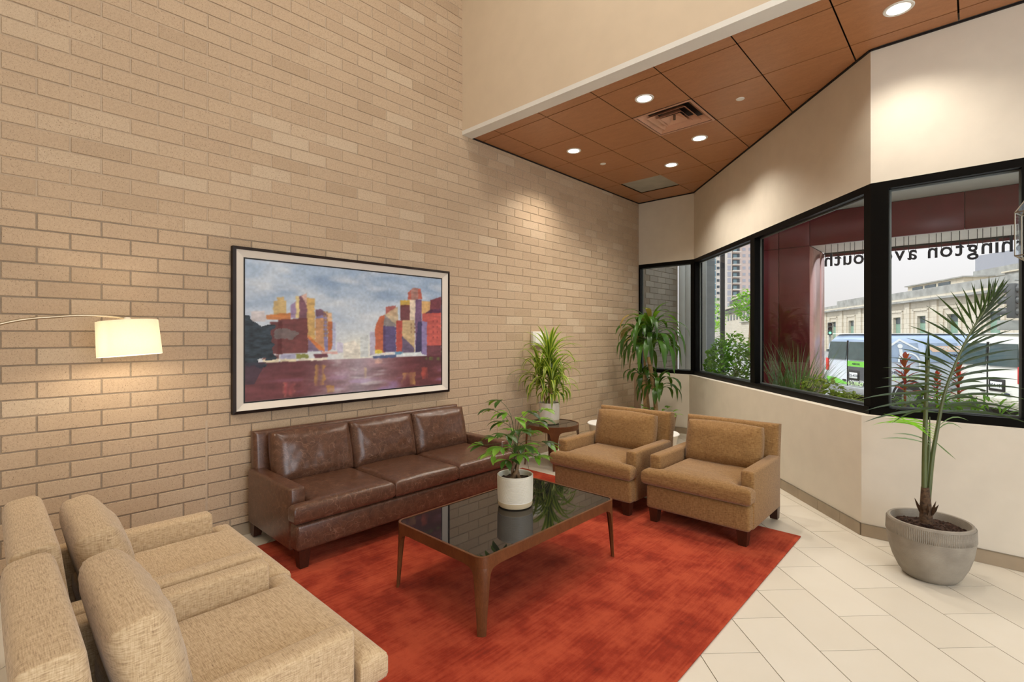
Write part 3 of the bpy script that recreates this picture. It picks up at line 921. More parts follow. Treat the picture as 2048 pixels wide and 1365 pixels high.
sofa = thing('sofa', 'brown leather three-seat sofa under the painting', 'sofa', (-3.405, 2.285, 0.012), R(-90), None)
HWs = 0.985
L_ = 'leather'
link('seat_base', rbox_mesh(-HWs + 0.005, HWs - 0.005, -0.40, 0.415, 0.115, 0.278, 0.02), L_, sofa)
link('side_panel', rbox_mesh(-HWs - 0.002, -HWs + 0.10, -0.38, 0.33, 0.10, 0.485, 0.02), L_, sofa)
link('side_panel', rbox_mesh(HWs - 0.10, HWs + 0.002, -0.38, 0.33, 0.10, 0.485, 0.02), L_, sofa)
link('backrest', soft_slab([(-0.955, 0.955, 0, 0.645)], 0, 0.095, r=0.03, puff=0.008, step=0.06, wall=0.5,
     M4=Matrix.Translation((0, -0.29, 0.105)) @ Matrix.Rotation(R(94.5), 4, 'X')), L_, sofa)
sw = 0.295
seats = [[(-0.885, -sw - 0.002, -0.27, 0.36), (-1.005, -sw - 0.002, 0.345, 0.435)],
         [(-sw + 0.002, sw - 0.002, -0.27, 0.435)],
         [(sw + 0.002, 0.885, -0.27, 0.36), (sw + 0.002, 1.005, 0.345, 0.435)]]
for q, rc in enumerate(seats):
    link('seat_cushion', soft_slab(rc, 0.281, 0.405, r=0.045, puff=0.015, step=0.03, wall=0.5, wr=0.002, seed=q * 2.2), L_, sofa)
for q in (-1, 0, 1):
    link('back_cushion', soft_slab([(-0.287, 0.287, 0, 0.355)], -0.072, 0.072, r=0.055, puff=0.035, step=0.02, wall=0.45, wr=0.008, seed=q + 5.5, ear=-0.012,
         M4=Matrix.Translation((q * 0.59, -0.165, 0.392)) @ Matrix.Rotation(R(104 + q), 4, 'X') @ Matrix.Scale(-1, 4, (0, 0, 1))), L_, sofa)
for sx in (-1, 1):
    taper_leg(sofa, sx * 0.925, 0.365, 0.118)
    taper_leg(sofa, sx * 0.935, -0.33, 0.118, flare=(0, -0.035))

# ------------------------------------------------------------------ tables with curved shell legs
def rr_path(hx, hy, r):
    """perimeter of a rounded rectangle: list of (arc length, x, y, nx, ny)"""
    pts = []; s = 0; last = None
    def push(x, y, nx, ny):
        nonlocal s, last
        if last: s += math.hypot(x - last[0], y - last[1])
        pts.append((s, x, y, nx, ny)); last = (x, y)
    for cx, cy, a0 in ((hx - r, hy - r, 0), (-hx + r, hy - r, 90), (-hx + r, -hy + r, 180), (hx - r, -hy + r, 270)):
        for i in range(13):
            a = R(a0 + 90 * i / 12); push(cx + r * math.cos(a), cy + r * math.sin(a), math.cos(a), math.sin(a))
    push(hx, hy - r, 1, 0)
    return pts
def at_path(P, s):
    T = P[-1][0]; s %= T
    for a, b in zip(P, P[1:]):
        if a[0] <= s <= b[0] + 1e-9:
            t = (s - a[0]) / max(1e-9, b[0] - a[0])
            return [a[i] + (b[i] - a[i]) * t for i in range(1, 5)]
    return list(P[-1][1:])
def ring(P, z0, z1, th, nrm=0):
    A = Acc(); n = len(P) - 1; vs = []
    for _, x, y, nx, ny in P[:-1]:
        vs += [(x, y, z0), (x - nx * th, y - ny * th, z0), (x - nx * th, y - ny * th, z1), (x, y, z1)]
    fs = []
    for i in range(n):
        j = (i + 1) % n
        for a in range(4): fs.append((i * 4 + a, j * 4 + a, j * 4 + (a + 1) % 4, i * 4 + (a + 1) % 4))
    A.add(vs, fs)
    return A
def shell_leg(P, s_mid, prof, th=0.02, splay=0.012, ztop=0.34, n=14):
    """prof: list of (z, half width along the edge)"""
    vs = []
    for z, hw in prof:
        out = splay * (1 - z / ztop)
        for i in range(n + 1):
            x, y, nx, ny = at_path(P, s_mid + hw * (2 * i / n - 1))
            mx, my, mnx, mny = at_path(P, s_mid)
            vs.append((x + mnx * out, y + mny * out, z))
        for i in range(n, -1, -1):
            x, y, nx, ny = at_path(P, s_mid + hw * (2 * i / n - 1))
            k_ = th * (0.6 + 0.4 * z / ztop)
            mx, my, mnx, mny = at_path(P, s_mid)
            vs.append((x + mnx * out - nx * k_, y + mny * out - ny * k_, z))
    m = 2 * (n + 1); fs = []
    for a in range(len(prof) - 1):
        for i in range(m): fs.append((a * m + i, a * m + (i + 1) % m, (a + 1) * m + (i + 1) % m, (a + 1) * m + i))
    fs.append(tuple(range(m))[::-1]); fs.append(tuple(range((len(prof) - 1) * m, len(prof) * m)))
    A = Acc(); A.add(vs, fs)
    return A
ct = thing('coffee_table', 'long low coffee table with black glass top and wooden frame on the rug', 'coffee table', (-2.06, 2.215, 0.012))
HX, HY, RC, ZTB = 0.36, 0.60, 0.055, 0.373
P = rr_path(HX, HY, RC)
ring(P, ZTB - 0.056, ZTB, 0.013).make('frame', 'table_wood', ct, True)
P2 = rr_path(HX - 0.013, HY - 0.013, RC - 0.013)
Acc().prism([(x, y) for _, x, y, *_ in P2[:-1]], ZTB - 0.012, ZTB - 0.003).make('glass_top', 'black_glass', ct)
ca = RC * math.pi / 2; L1 = 2 * (HY - RC); L2 = 2 * (HX - RC)
prof = [(0.0, 0.022), (0.08, 0.027), (0.18, 0.036), (0.25, 0.043), (0.285, 0.049), (0.300, 0.058), (0.309, 0.072), (0.314, 0.092), (0.317, 0.12)]
s0 = ca / 2
for q in range(4):
    s_mid = [ca / 2, ca * 1.5 + L2, ca * 2.5 + L2 + L1, ca * 3.5 + 2 * L2 + L1][q]
    shell_leg(P, s_mid, prof, 0.022, 0.012, 0.317).make('leg', 'table_wood', ct, True)

stb = thing('side_table', 'round wooden side table with glass top against the brick wall', 'side table', (-3.45, 4.37, 0.0))
RT, ZS = 0.295, 0.462
Pc = [(RT * R(360 * i / 64), RT * math.cos(R(360 * i / 64)), RT * math.sin(R(360 * i / 64)), math.cos(R(360 * i / 64)), math.sin(R(360 * i / 64))) for i in range(65)]
ring(Pc, ZS - 0.055, ZS, 0.013).make('frame', 'table_wood', stb, True)
Acc().lathe([(0, ZS - 0.012), (RT - 0.013, ZS - 0.012), (RT - 0.013, ZS - 0.004), (0, ZS - 0.004)], 64).make('glass_top', 'black_glass', stb, True)
prof2 = [(0.0, 0.020), (0.12, 0.026), (0.25, 0.034), (0.34, 0.042), (0.375, 0.05), (0.392, 0.062), (0.402, 0.085), (0.407, 0.115)]
for q in range(4):
    shell_leg(Pc, RT * R(-47 + 90 * q), prof2, 0.02, 0.02, 0.407).make('leg', 'table_wood', stb, True)

def drum(label, x, y, zt=0.45):
    t = thing('drum_table', label, 'side table', (x, y, 0))
    Acc().lathe([(0.13, 0.0), (0.135, 0.004), (0.155, 0.15), (0.185, 0.34), (0.205, zt - 0.02), (0.205, zt - 0.012)], 56).make('body', 'drum_white', t, True)
    Acc().lathe([(0, zt - 0.012), (0.214, zt - 0.012), (0.219, zt - 0.006), (0.214, zt), (0, zt)], 56).make('top', 'drum_top', t, True)
drum('white tapered drum table partly hidden behind the left tan armchair, next to the brick wall', -3.05, 4.86)
drum('white tapered drum table seen in the gap between the two tan armchairs', -2.365, 4.72)

# ------------------------------------------------------------------ painting
pt = thing('framed_painting', 'wide framed city and river painting with white mat hanging above the sofa', 'painting', (-DW, 2.205, 1.482))
FY, FZ = 0.99, 0.60
def frame_ring(hy0, hz0, x0a, hy1, hz1, x1a, back=None):
    """sloped picture moulding between an outer and inner rectangle"""
    A = Acc(); vs = []
    for hy, hz, x in ((hy0, hz0, x0a), (hy1, hz1, x1a)):
        vs += [(x, -hy, -hz), (x, hy, -hz), (x, hy, hz), (x, -hy, hz)]
    n = 8
    for hy, hz, x in ((hy1, hz1, 0.004), (hy0, hz0, 0.004)):
        vs += [(x, -hy, -hz), (x, hy, -hz), (x, hy, hz), (x, -hy, hz)]
    fs = []
    for a in range(4):
        b = (a + 1) % 4
        for i in range(4): fs.append((a * 4 + i, a * 4 + (i + 1) % 4, b * 4 + (i + 1) % 4, b * 4 + i))
    A.add(vs, fs)
    return A
frame_ring(FY, FZ, 0.046, FY - 0.022, FZ - 0.022, 0.052).make('outer_frame', 'frame_wood', pt)
frame_ring(FY - 0.022, FZ - 0.022, 0.044, FY - 0.078, FZ - 0.072, 0.022).make('white_liner', 'liner', pt)
frame_ring(FY - 0.078, FZ - 0.072, 0.024, FY - 0.088, FZ - 0.082, 0.024).make('inner_bead', 'black', pt)
PAINT = [
 ((206,214,215), [(0.509,0.471),(0.553,0.471),(0.553,0.285),(0.509,0.281)]),
 ((176,170,195), [(0.561,0.494),(0.594,0.498),(0.594,0.305),(0.561,0.295)]),
 ((168,172,205), [(0.367,0.573),(0.385,0.563),(0.385,0.348),(0.367,0.348)]),
 ((226,220,205), [(0.423,0.401),(0.478,0.421),(0.506,0.366),(0.506,0.282),(0.423,0.287)]),
 ((196,190,215), [(0.39,0.413),(0.42,0.401),(0.42,0.324),(0.39,0.326)]),
 ((200,190,190), [(0.023,0.633),(0.075,0.641),(0.078,0.564),(0.023,0.562)]),
 ((206,168,96), [(0.11,0.712),(0.124,0.715),(0.124,0.745),(0.153,0.747),(0.153,0.721),(0.162,0.72),(0.162,0.601),(0.109,0.599)]),
 ((205,115,50), [(0.08,0.61),(0.181,0.635),(0.181,0.582),(0.08,0.578)]),
 ((150,120,160), [(0.181,0.688),(0.204,0.72),(0.205,0.596),(0.181,0.595)]),
 ((226,196,120), [(0.204,0.758),(0.219,0.76),(0.219,0.596),(0.204,0.596)]),
 ((120,70,85), [(0.219,0.757),(0.251,0.786),(0.252,0.59),(0.219,0.596)]),
 ((222,180,160), [(0.227,0.763),(0.251,0.784),(0.251,0.693)]),
 ((208,160,80), [(0.252,0.753),(0.286,0.747),(0.291,0.351),(0.252,0.353)]),
 ((225,175,125), [(0.332,0.646),(0.367,0.643),(0.367,0.563),(0.338,0.562)]),
 ((110,70,90), [(0.291,0.665),(0.319,0.669),(0.348,0.616),(0.291,0.607)]),
 ((130,120,170), [(0.291,0.613),(0.344,0.625),(0.349,0.339),(0.291,0.341)]),
 ((190,95,45), [(0.348,0.572),(0.369,0.573),(0.369,0.359),(0.348,0.339)]),
 ((214,150,90), [(0.291,0.594),(0.327,0.601),(0.332,0.35),(0.291,0.351)]),
 ((220,120,60), [(0.257,0.467),(0.332,0.35),(0.332,0.334),(0.257,0.404)]),
 ((120,100,140), [(0.256,0.445),(0.309,0.341),(0.256,0.342)]),
 ((112,48,46), [(0.13,0.58),(0.254,0.598),(0.256,0.332),(0.124,0.328)]),
 ((95,40,40), [(0.097,0.564),(0.146,0.566),(0.146,0.327),(0.097,0.33)]),
 ((205,90,50), [(0.59,0.546),(0.616,0.628),(0.647,0.642),(0.647,0.315),(0.59,0.316)]),
 ((180,85,75), [(0.649,0.712),(0.707,0.727),(0.71,0.633),(0.649,0.642)]),
 ((196,170,130), [(0.675,0.678),(0.719,0.717),(0.723,0.538),(0.634,0.547),(0.644,0.641)]),
 ((135,128,130), [(0.644,0.641),(0.719,0.544),(0.634,0.545)]),
 ((84,68,120), [(0.634,0.545),(0.709,0.54),(0.709,0.317),(0.634,0.32)]),
 ((205,160,50), [(0.735,0.775),(0.797,0.781),(0.793,0.722),(0.735,0.718)]),
 ((110,50,52), [(0.735,0.73),(0.793,0.741),(0.793,0.594),(0.735,0.598)]),
 ((190,80,60), [(0.78,0.848),(0.81,0.889),(0.862,0.889),(0.871,0.797),(0.78,0.782)]),
 ((165,120,110), [(0.8,0.881),(0.818,0.899),(0.844,0.893),(0.844,0.79),(0.8,0.784)]),
 ((225,200,170), [(0.793,0.783),(0.827,0.789),(0.827,0.595),(0.791,0.594)]),
 ((110,70,110), [(0.827,0.789),(0.868,0.79),(0.868,0.316),(0.827,0.306)]),
 ((215,160,85), [(0.868,0.783),(0.925,0.782),(0.925,0.669),(0.868,0.665)]),
 ((120,45,52), [(0.925,0.795),(0.999,0.834),(0.999,0.659),(0.925,0.669)]),
 ((60,55,95), [(0.844,0.59),(0.868,0.591),(0.868,0.304),(0.827,0.306)]),
 ((198,64,50), [(0.71,0.591),(0.745,0.598),(0.745,0.316),(0.71,0.317)]),
 ((200,165,110), [(0.745,0.598),(0.823,0.601),(0.823,0.306),(0.745,0.31)]),
 ((98,82,120), [(0.745,0.46),(0.818,0.349),(0.818,0.306),(0.745,0.31)]),
 ((130,110,165), [(0.868,0.591),(0.902,0.604),(0.902,0.277),(0.868,0.291)]),
 ((202,72,60), [(0.871,0.666),(0.999,0.685),(1.001,0.363),(0.902,0.366),(0.902,0.592),(0.871,0.591)]),
 ((90,45,75), [(0.925,0.703),(0.999,0.718),(0.999,0.679),(0.889,0.667)]),
 ((105,45,55), [(0.902,0.366),(1.001,0.369),(1.001,0.259),(0.902,0.265)]),
 ((110,60,60), [(0.07,0.321),(0.13,0.323),(0.132,0.291),(0.064,0.288)]),
 ((230,218,180), [(0.066,0.291),(0.132,0.293),(0.131,0.268),(0.07,0.268)]),
 ((160,160,195), [(0.138,0.323),(0.2,0.324),(0.205,0.291),(0.134,0.291)]),
 ((228,215,170), [(0.135,0.291),(0.205,0.291),(0.204,0.268),(0.138,0.27)]),
 ((130,135,50), [(0.202,0.322),(0.257,0.322),(0.26,0.292),(0.207,0.291)]),
 ((235,225,200), [(0.215,0.289),(0.344,0.291),(0.344,0.269),(0.215,0.273)]),
 ((110,50,65), [(0.281,0.32),(0.344,0.323),(0.348,0.291),(0.288,0.291)]),
 ((225,170,160), [(0.313,0.335),(0.39,0.335),(0.396,0.315),(0.319,0.321)]),
 ((220,205,60), [(0.587,0.34),(0.628,0.339),(0.628,0.309),(0.587,0.308)]),
 ((90,150,190), [(0.703,0.321),(0.751,0.321),(0.751,0.297),(0.703,0.297)]),
 ((235,225,215), [(0.624,0.31),(0.694,0.312),(0.694,0.294),(0.624,0.292)]),
 ((215,225,225), [(0.743,0.31),(0.862,0.311),(0.862,0.286),(0.743,0.286)]),
 ((70,90,140), [(0.572,0.29),(0.71,0.293),(0.71,0.269),(0.579,0.269)]),
 ((110,140,60), [(0.889,0.259),(1.001,0.259),(1.001,0.227),(0.897,0.234)]),
 ((205,150,70), [(0.288,0.237),(0.332,0.234),(0.335,0.074),(0.288,0.075)]),
 ((195,110,90), [(0.149,0.123),(0.2,0.117),(0.198,0.012),(0.152,0.009)]),
 ((175,60,75), [(0.157,0.117),(0.192,0.113),(0.192,0.022),(0.157,0.022)]),
 ((210,150,60), [(0.344,0.073),(0.377,0.069),(0.377,0.015),(0.344,0.014)]),
 ((215,190,120), [(0.499,0.198),(0.542,0.194),(0.542,0.104),(0.499,0.103)]),
 ((205,150,80), [(0.747,0.129),(0.823,0.128),(0.823,0.017),(0.747,0.021)]),
 ((205,80,65), [(0.866,0.167),(0.906,0.17),(0.906,0.063),(0.866,0.062)]),
 ((225,170,150), [(0.587,0.26),(0.632,0.257),(0.632,0.222),(0.587,0.225)]),
]

def build_canvas():
    NX, NZ = 330, 190
    hy, hz = FY - 0.088, FZ - 0.082
    U, V = np.meshgrid(np.linspace(0, 1, NX), np.linspace(0, 1, NZ))
    def nz(U, V, sx, sy, o=0.0, oct_=3):
        out = np.zeros_like(U); amp = 1
        rs = np.random.RandomState(int(o * 10) + 5)
        for k_ in range(oct_):
            gx_, gy_ = int(sx * 2 ** k_) + 3, int(sy * 2 ** k_) + 3
            G = rs.rand(gy_, gx_)
            x = U * (gx_ - 2); y = V * (gy_ - 2)
            xi, yi = x.astype(int), y.astype(int); fx, fy = x - xi, y - yi
            fx = fx * fx * (3 - 2 * fx); fy = fy * fy * (3 - 2 * fy)
            out += amp * ((G[yi, xi] * (1 - fx) + G[yi, xi + 1] * fx) * (1 - fy) + (G[yi + 1, xi] * (1 - fx) + G[yi + 1, xi + 1] * fx) * fy)
            amp *= 0.5
        return out / 1.75
    def c(t): return np.array(t, float)[None, None, :]
    sky = nz(U, V, 5, 9, 1, 4)
    hgt = np.clip((V - 0.28) / 0.72, 0, 1)
    img = c((216, 222, 226)) * (1 - hgt[..., None]) + c((158, 182, 210)) * hgt[..., None]
    cl = np.clip((sky - 0.46) * 3, 0, 1) * 0.8 * np.clip(hgt * 2 - 0.5, 0, 1)
    img = img * (1 - cl[..., None] * 0.75) + c((112, 142, 182)) * cl[..., None] * 0.75
    wl_ = np.clip((nz(U, V, 6, 10, 2) - 0.5) * 3, 0, 1) * np.clip(hgt * 1.6, 0, 1)
    img = img * (1 - 0.6 * wl_[..., None]) + c((226, 228, 228)) * 0.6 * wl_[..., None]
    glow = np.exp(-((U - 0.50) / 0.09) ** 2 - ((V - 0.33) / 0.12) ** 2)
    img = img * (1 - glow[..., None]) + c((238, 234, 210)) * glow[..., None]
    jx = (nz(U, V, 50, 40, 3) - 0.5) * 0.007; jy = (nz(U, V, 50, 40, 4) - 0.5) * 0.008
    tex = nz(U, V, 40, 60, 5, 3)
    def inside(poly, x, y):
        r_ = np.zeros(x.shape, bool); n = len(poly)
        for i in range(n):
            x1, y1 = poly[i]; x2, y2 = poly[(i + 1) % n]
            if y1 == y2: continue
            cond = ((y1 > y) != (y2 > y)) & (x < (x2 - x1) * (y - y1) / (y2 - y1) + x1)
            r_ ^= cond
        return r_
    # water first, then buildings, then the reflections laid over the water
    wat = V < 0.275 + 0.0 * U
    wn = nz(U, V, 9, 22, 6, 4); wn2 = nz(U, V, 12, 30, 7, 3)
    side = np.clip(1 - np.abs(U - 0.5) / 0.28, 0, 1)
    wc = c((120, 62, 66)) * (1 - side[..., None]) + c((172, 152, 164)) * side[..., None]
    wc = wc * (0.75 + 0.5 * wn[..., None])
    m_ = np.clip((wn2 - 0.55) * 5, 0, 1) * side
    wc = wc * (1 - 0.7 * m_[..., None]) + c((224, 222, 224)) * 0.7 * m_[..., None]
    m_ = np.clip((wn - 0.58) * 5, 0, 1) * np.clip(1 - V / 0.2, 0, 1)
    wc = wc * (1 - 0.6 * m_[..., None]) + c((146, 118, 186)) * 0.6 * m_[..., None]
    dk = np.clip((V - 0.1) / 0.17, 0, 1) * np.clip(np.abs(U - 0.5) * 3 - 0.5, 0, 1)
    wc = wc * (1 - 0.45 * dk[..., None]) + c((58, 36, 48)) * 0.45 * dk[..., None]
    img = np.where(wat[..., None], wc, img)
    for q, (colr, poly) in enumerate(PAINT):
        refl = all(p[1] < 0.27 for p in poly) and q > 50
        stk = nz(U, V, 44, 5, 12, 2)
        mk = inside(poly, U + jx * (3 if refl else 1), V + jy)
        sh = (0.82 + 0.36 * tex)[..., None]
        a = (0.75 * np.clip((stk - 0.3) * 3, 0, 1))[..., None] if refl else 0.9
        img = np.where(mk[..., None], img * (1 - a) + c(colr) * sh * a, img)
    # rows of small windows on three of the facades
    for (u0, u1, v0, v1, nu, nv, colr) in ((0.325, 0.35, 0.45, 0.66, 2, 7, (170, 120, 60)), (0.79, 0.835, 0.48, 0.58, 2, 3, (120, 80, 60)), (0.93, 0.985, 0.42, 0.62, 2, 4, (120, 40, 50))):
        for a in range(nu):
            for b in range(nv):
                uu = u0 + (u1 - u0) * (a + 0.5) / nu; vv = v0 + (v1 - v0) * (b + 0.5) / nv
                mk = (np.abs(U - uu) < 0.0042) & (np.abs(V - vv) < 0.010)
                img = np.where(mk[..., None], img * 0.35 + c(colr) * 0.65, img)
    ky = np.abs(nz(U, V, 60, 8, 11, 2) - 0.5)
    def blur(a, ax):
        return (np.roll(a, 1, ax) + 2 * a + np.roll(a, -1, ax)) / 4
    soft = blur(blur(img, 0), 1)
    img = soft * 0.75 + img * 0.25
    grey = img.mean(2, keepdims=True); img = grey + (img - grey) * 0.82
    # dark foliage at the left bank
    tr = ((U / 0.125) ** 2 + ((V - 0.40) / 0.17) ** 2 + (nz(U, V, 16, 16, 8, 3) - 0.5) * 1.6) < 1.0
    tc_ = c((48, 58, 66)) * (0.6 + 0.9 * tex[..., None])
    img = np.where(tr[..., None] , tc_, img)
    tr2 = ((U - 0.16) / 0.05) ** 2 + ((V - 0.47) / 0.05) ** 2 + (nz(U, V, 24, 24, 9, 3) - 0.5) * 2 < 0.8
    img = np.where(tr2[..., None], img * 0.5 + c((120, 138, 136)) * 0.5, img)
    trw = (U < 0.08 - 0.3 * (0.27 - V)) & (V < 0.27) & (V > 0.12)
    img = np.where(trw[..., None], img * 0.35 + c((58, 52, 66)) * 0.65, img)
    img *= (0.93 + 0.14 * nz(U, V, 90, 60, 10, 2))[..., None]
    img = np.clip(img, 0, 255) / 255
    L = np.where(img <= 0.04045, img / 12.92, ((img + 0.055) / 1.055) ** 2.4)
    vs = np.stack([np.full(U.size, 0.023), (U.ravel() * 2 - 1) * hy, (V.ravel() * 2 - 1) * hz], 1)
    ii, jj = np.meshgrid(np.arange(NX - 1), np.arange(NZ - 1))
    a = (jj * NX + ii).ravel()
    fs = np.stack([a, a + 1, a + 1 + NX, a + NX], 1)
    me = bpy.data.meshes.new('canvas')
    me.from_pydata(vs.tolist(), [], fs.tolist())
    at = me.color_attributes.new('paint', 'FLOAT_COLOR', 'POINT')
    at.data.foreach_set('color', np.concatenate([L.reshape(-1, 3), np.ones((U.size, 1))], 1).ravel())
    me.update()
    k = NT('painted_canvas')
    an = k.n('ShaderNodeAttribute', attribute_name='paint')
    k.base(an.outputs['Color']); k.bump(k.noise(k.coord('Object'), 60, 3), 0.1, 0.002)
    me.materials.append(k.set(Roughness=0.4, Specular_IOR_Level=0.4))
    link('canvas', me, None, pt)
build_canvas()

# ------------------------------------------------------------------ arc lamp
lp = thing('arc_floor_lamp', 'arched floor lamp with a lit white drum shade before the brick wall', 'floor lamp', (-3.55, -0.75, 0.0))
B = Vector((3.55, 0.75, 0))
def wp(x, y, z): return Vector((x, y, z)) + B
Acc().lathe([(0, 0), (0.15, 0), (0.15, 0.018), (0.145, 0.025), (0, 0.025)], 48).make('base', 'brushed', lp, True)
ctl = [(-3.55, -0.75, 0.02), (-3.555, -0.72, 0.7), (-3.56, -0.45, 1.22), (-3.56, 0.02, 1.485), (-3.55, 0.30, 1.548), (-3.53, 0.50, 1.552), (-3.505, 0.575, 1.536)]
def smooth_pts(c, n=8):
    c = [Vector(p) for p in c]; out = []
    for i in range(len(c) - 1):
        p0, p1, p2, p3 = c[max(0, i - 1)], c[i], c[i + 1], c[min(len(c) - 1, i + 2)]
        for k_ in range(n):
            t = k_ / n
            out.append(0.5 * ((2 * p1) + (p2 - p0) * t + (2 * p0 - 5 * p1 + 4 * p2 - p3) * t * t + (3 * p1 - p0 - 3 * p2 + p3) * t ** 3))
    out.append(c[-1]); return out
sp_ = smooth_pts(ctl)
Acc().tube([p + B for p in sp_], [0.011 - 0.006 * i / len(sp_) for i in range(len(sp_))], 10).make('arm', 'brushed', lp, True)
SH = Vector((-3.505, 0.575, 1.43))
shm = Matrix.Translation(SH + B) @ Matrix.Rotation(R(-5), 4, Vector((-math.sin(R(42.95)), math.cos(R(42.95)), 0)))
A = Acc().lathe([(0.012, 0.075), (0.02, 0.08), (0.022, 0.10), (0.014, 0.118), (0.005, 0.12)], 24)
A.v = [tuple(shm @ Vector(v)) for v in A.v]; A.make('finial', 'drum_white', lp, True)
prof = [(0.150, -0.098), (0.143, 0.098), (0.1405, 0.098), (0.1475, -0.098), (0.150, -0.098)]
A = Acc(); n = 64
vs = [(r_ * math.cos(2 * math.pi * j / n), r_ * math.sin(2 * math.pi * j / n), z) for r_, z in prof[:-1] for j in range(n)]
A.add([shm @ Vector(v) for v in vs], [(i * n + j, i * n + (j + 1) % n, ((i + 1) % 4) * n + (j + 1) % n, ((i + 1) % 4) * n + j) for i in range(4) for j in range(n)])
A.make('shade', 'shade', lp, True)
A = Acc()
for q in range(3):
    a = R(120 * q + 20); A.tube([(0, 0, 0.085), (0.141 * math.cos(a), 0.141 * math.sin(a), 0.09)], 0.002, 6)
A.v = [tuple(shm @ Vector(v)) for v in A.v]; A.make('spider', 'brushed', lp)
A = Acc().lathe([(0, -0.045), (0.022, -0.035), (0.03, -0.01), (0.024, 0.02), (0.014, 0.045), (0.014, 0.085), (0, 0.085)], 24)
A.v = [tuple(shm @ Vector(v)) for v in A.v]; A.make('bulb', 'bulb', lp, True)
pd = bpy.data.lights.new('lamp_bulb_light', 'POINT'); pd.energy = LAMP_W; pd.color = (1.0, 0.87, 0.68); pd.shadow_soft_size = 0.035
po = bpy.data.objects.new('lamp_bulb_light', pd); COL.objects.link(po); po.location = SH + Vector((0, 0, -0.06))

# ------------------------------------------------------------------ plants
def V3(*a): return Vector(a)
RT3 = Vector((rtv[0], rtv[1], 0)); FW3 = Vector((fwv[0], fwv[1], 0))
def ribbon(pts, width, side=None, fold=0.2, acc=None, tipw=0.02, belly=0.45):
    """leaf blade along a 3-D path"""
    pts = [Vector(p) for p in pts]; n = len(pts) - 1; vs = []; fs = []; ac = []
    for i, p in enumerate(pts):
        t = i / n
        tg = (pts[min(i + 1, n)] - pts[max(i - 1, 0)]).normalized()
        s_ = side or Vector((0, 0, 1))
        a = tg.cross(s_)
        if a.length < 1e-3: a = tg.cross(Vector((1, 0, 0)))
        a.normalize(); up = a.cross(tg).normalized()
        wd = width * max(tipw, (math.sin(math.pi * min(1, t / (2 * belly))) if t < belly else math.cos(math.pi / 2 * (t - belly) / (1 - belly)))) if t < 1 else width * tipw
        if t == 0: wd = width * 0.25
        vs += [p - a * wd / 2 + up * fold * wd / 2, p, p + a * wd / 2 + up * fold * wd / 2]
        ac += [-1, 0, 1]
    for i in range(n):
        q = i * 3
        fs += [(q, q + 1, q + 4, q + 3), (q + 1, q + 2, q + 5, q + 4)]
    if acc is not None:
        acc.add(vs, fs); return None
    me = mesh('leaf', vs, fs, True)
    at = me.attributes.new('across', 'FLOAT', 'POINT'); at.data.foreach_set('value', ac)
    return me
def arc_pts(p, az, L, lift, droop, n=6, wob=0.0):
    p = Vector(p); out = [p.copy()]; ang = lift
    for i in range(n):
        out.append(out[-1] + Vector((math.cos(az) * math.cos(ang), math.sin(az) * math.cos(ang), math.sin(ang))) * (L / n))
        ang = max(ang - droop / n * (0.6 + 0.8 * i / n), -1.45); az += wob / n
    return out

# white ribbed pot with a money tree on the coffee table
def pot(name, label, loc, r0, r1, h, base_h, ribs=0, group=None, mat='ceramic', cat='plant pot'):
    t = thing(name, label, cat, loc, 0, group)
    prof = [(0, 0), (r0 * 0.86, 0), (r0 * 0.96, 0.006), (r0, 0.018)]
    prof_b = prof + [(r0 + (r1 - r0) * base_h / h, base_h)]
    Acc().lathe(prof_b + [(0, base_h)], 64).make('bare_clay_base', 'ceramic_base', t, True)
    pr_ = [(r0 + (r1 - r0) * base_h / h, base_h)]
    if ribs:
        zz0, zz1 = base_h + 0.004, h - 0.012
        for i in range(ribs):
            a = zz0 + (zz1 - zz0) * i / ribs; dz = (zz1 - zz0) / ribs
            ra = r0 + (r1 - r0) * a / h
            pr_ += [(ra - 0.0018, a + dz * 0.05), (ra + 0.0014, a + dz * 0.35), (ra + 0.0014, a + dz * 0.7), (ra - 0.0018, a + dz * 0.95)]
    pr_ += [(r1, h - 0.008), (r1 + 0.001, h - 0.003), (r1 - 0.003, h), (r1 - 0.007, h - 0.003), (r1 - 0.008, h - 0.045), (0, h - 0.045)]
    Acc().lathe(pr_, 64).make('glazed_body', mat, t, True)
    return t
def soil_disc(t, r, z, mat='soil'):
    A = Acc(); n = 40; rn = random.Random(5)
    vs = [(0, 0, z + 0.004)]; fs = []
    for k_, q in enumerate((0.35, 0.7, 1.0)):
        for j in range(n): vs.append((r * q * math.cos(2 * math.pi * j / n), r * q * math.sin(2 * math.pi * j / n), z + rn.uniform(-0.004, 0.006)))
    for j in range(n): fs.append((0, 1 + j, 1 + (j + 1) % n))
    for k_ in range(2):
        for j in range(n): fs.append((1 + k_ * n + j, 1 + (k_ + 1) * n + j, 1 + (k_ + 1) * n + (j + 1) % n, 1 + k_ * n + (j + 1) % n))
    A.add(vs, fs)
    return A.make('soil', mat, t, True)
pot_a = pot('ceramic_pot', 'white ribbed ceramic pot standing on the coffee table', (-2.10, 2.285, 0.3825), 0.108, 0.112, 0.197, 0.036, 26)
mt = thing('money_tree', 'small money tree with braided trunk and light green leaves on the coffee table', 'potted plant', (-2.10, 2.285, 0.3825 + 0.15))
soil_disc(mt, 0.103, 0.012)
rn = random.Random(11)
A = Acc()
for q in range(3):
    pts = []; rad = []
    for i in range(15):
        t_ = i / 14; a = 2 * math.pi * q / 3 + t_ * 4.2; rr = 0.020 * (1 - 0.35 * t_) + (0.012 if t_ < 0.1 else 0)
        pts.append((rr * math.cos(a), rr * math.sin(a), 0.005 + t_ * 0.15)); rad.append(0.014 - 0.006 * t_)
    A.tube(pts, rad, 8)
A.make('trunk', 'bark', mt, True)
MS = 3.11 / 990
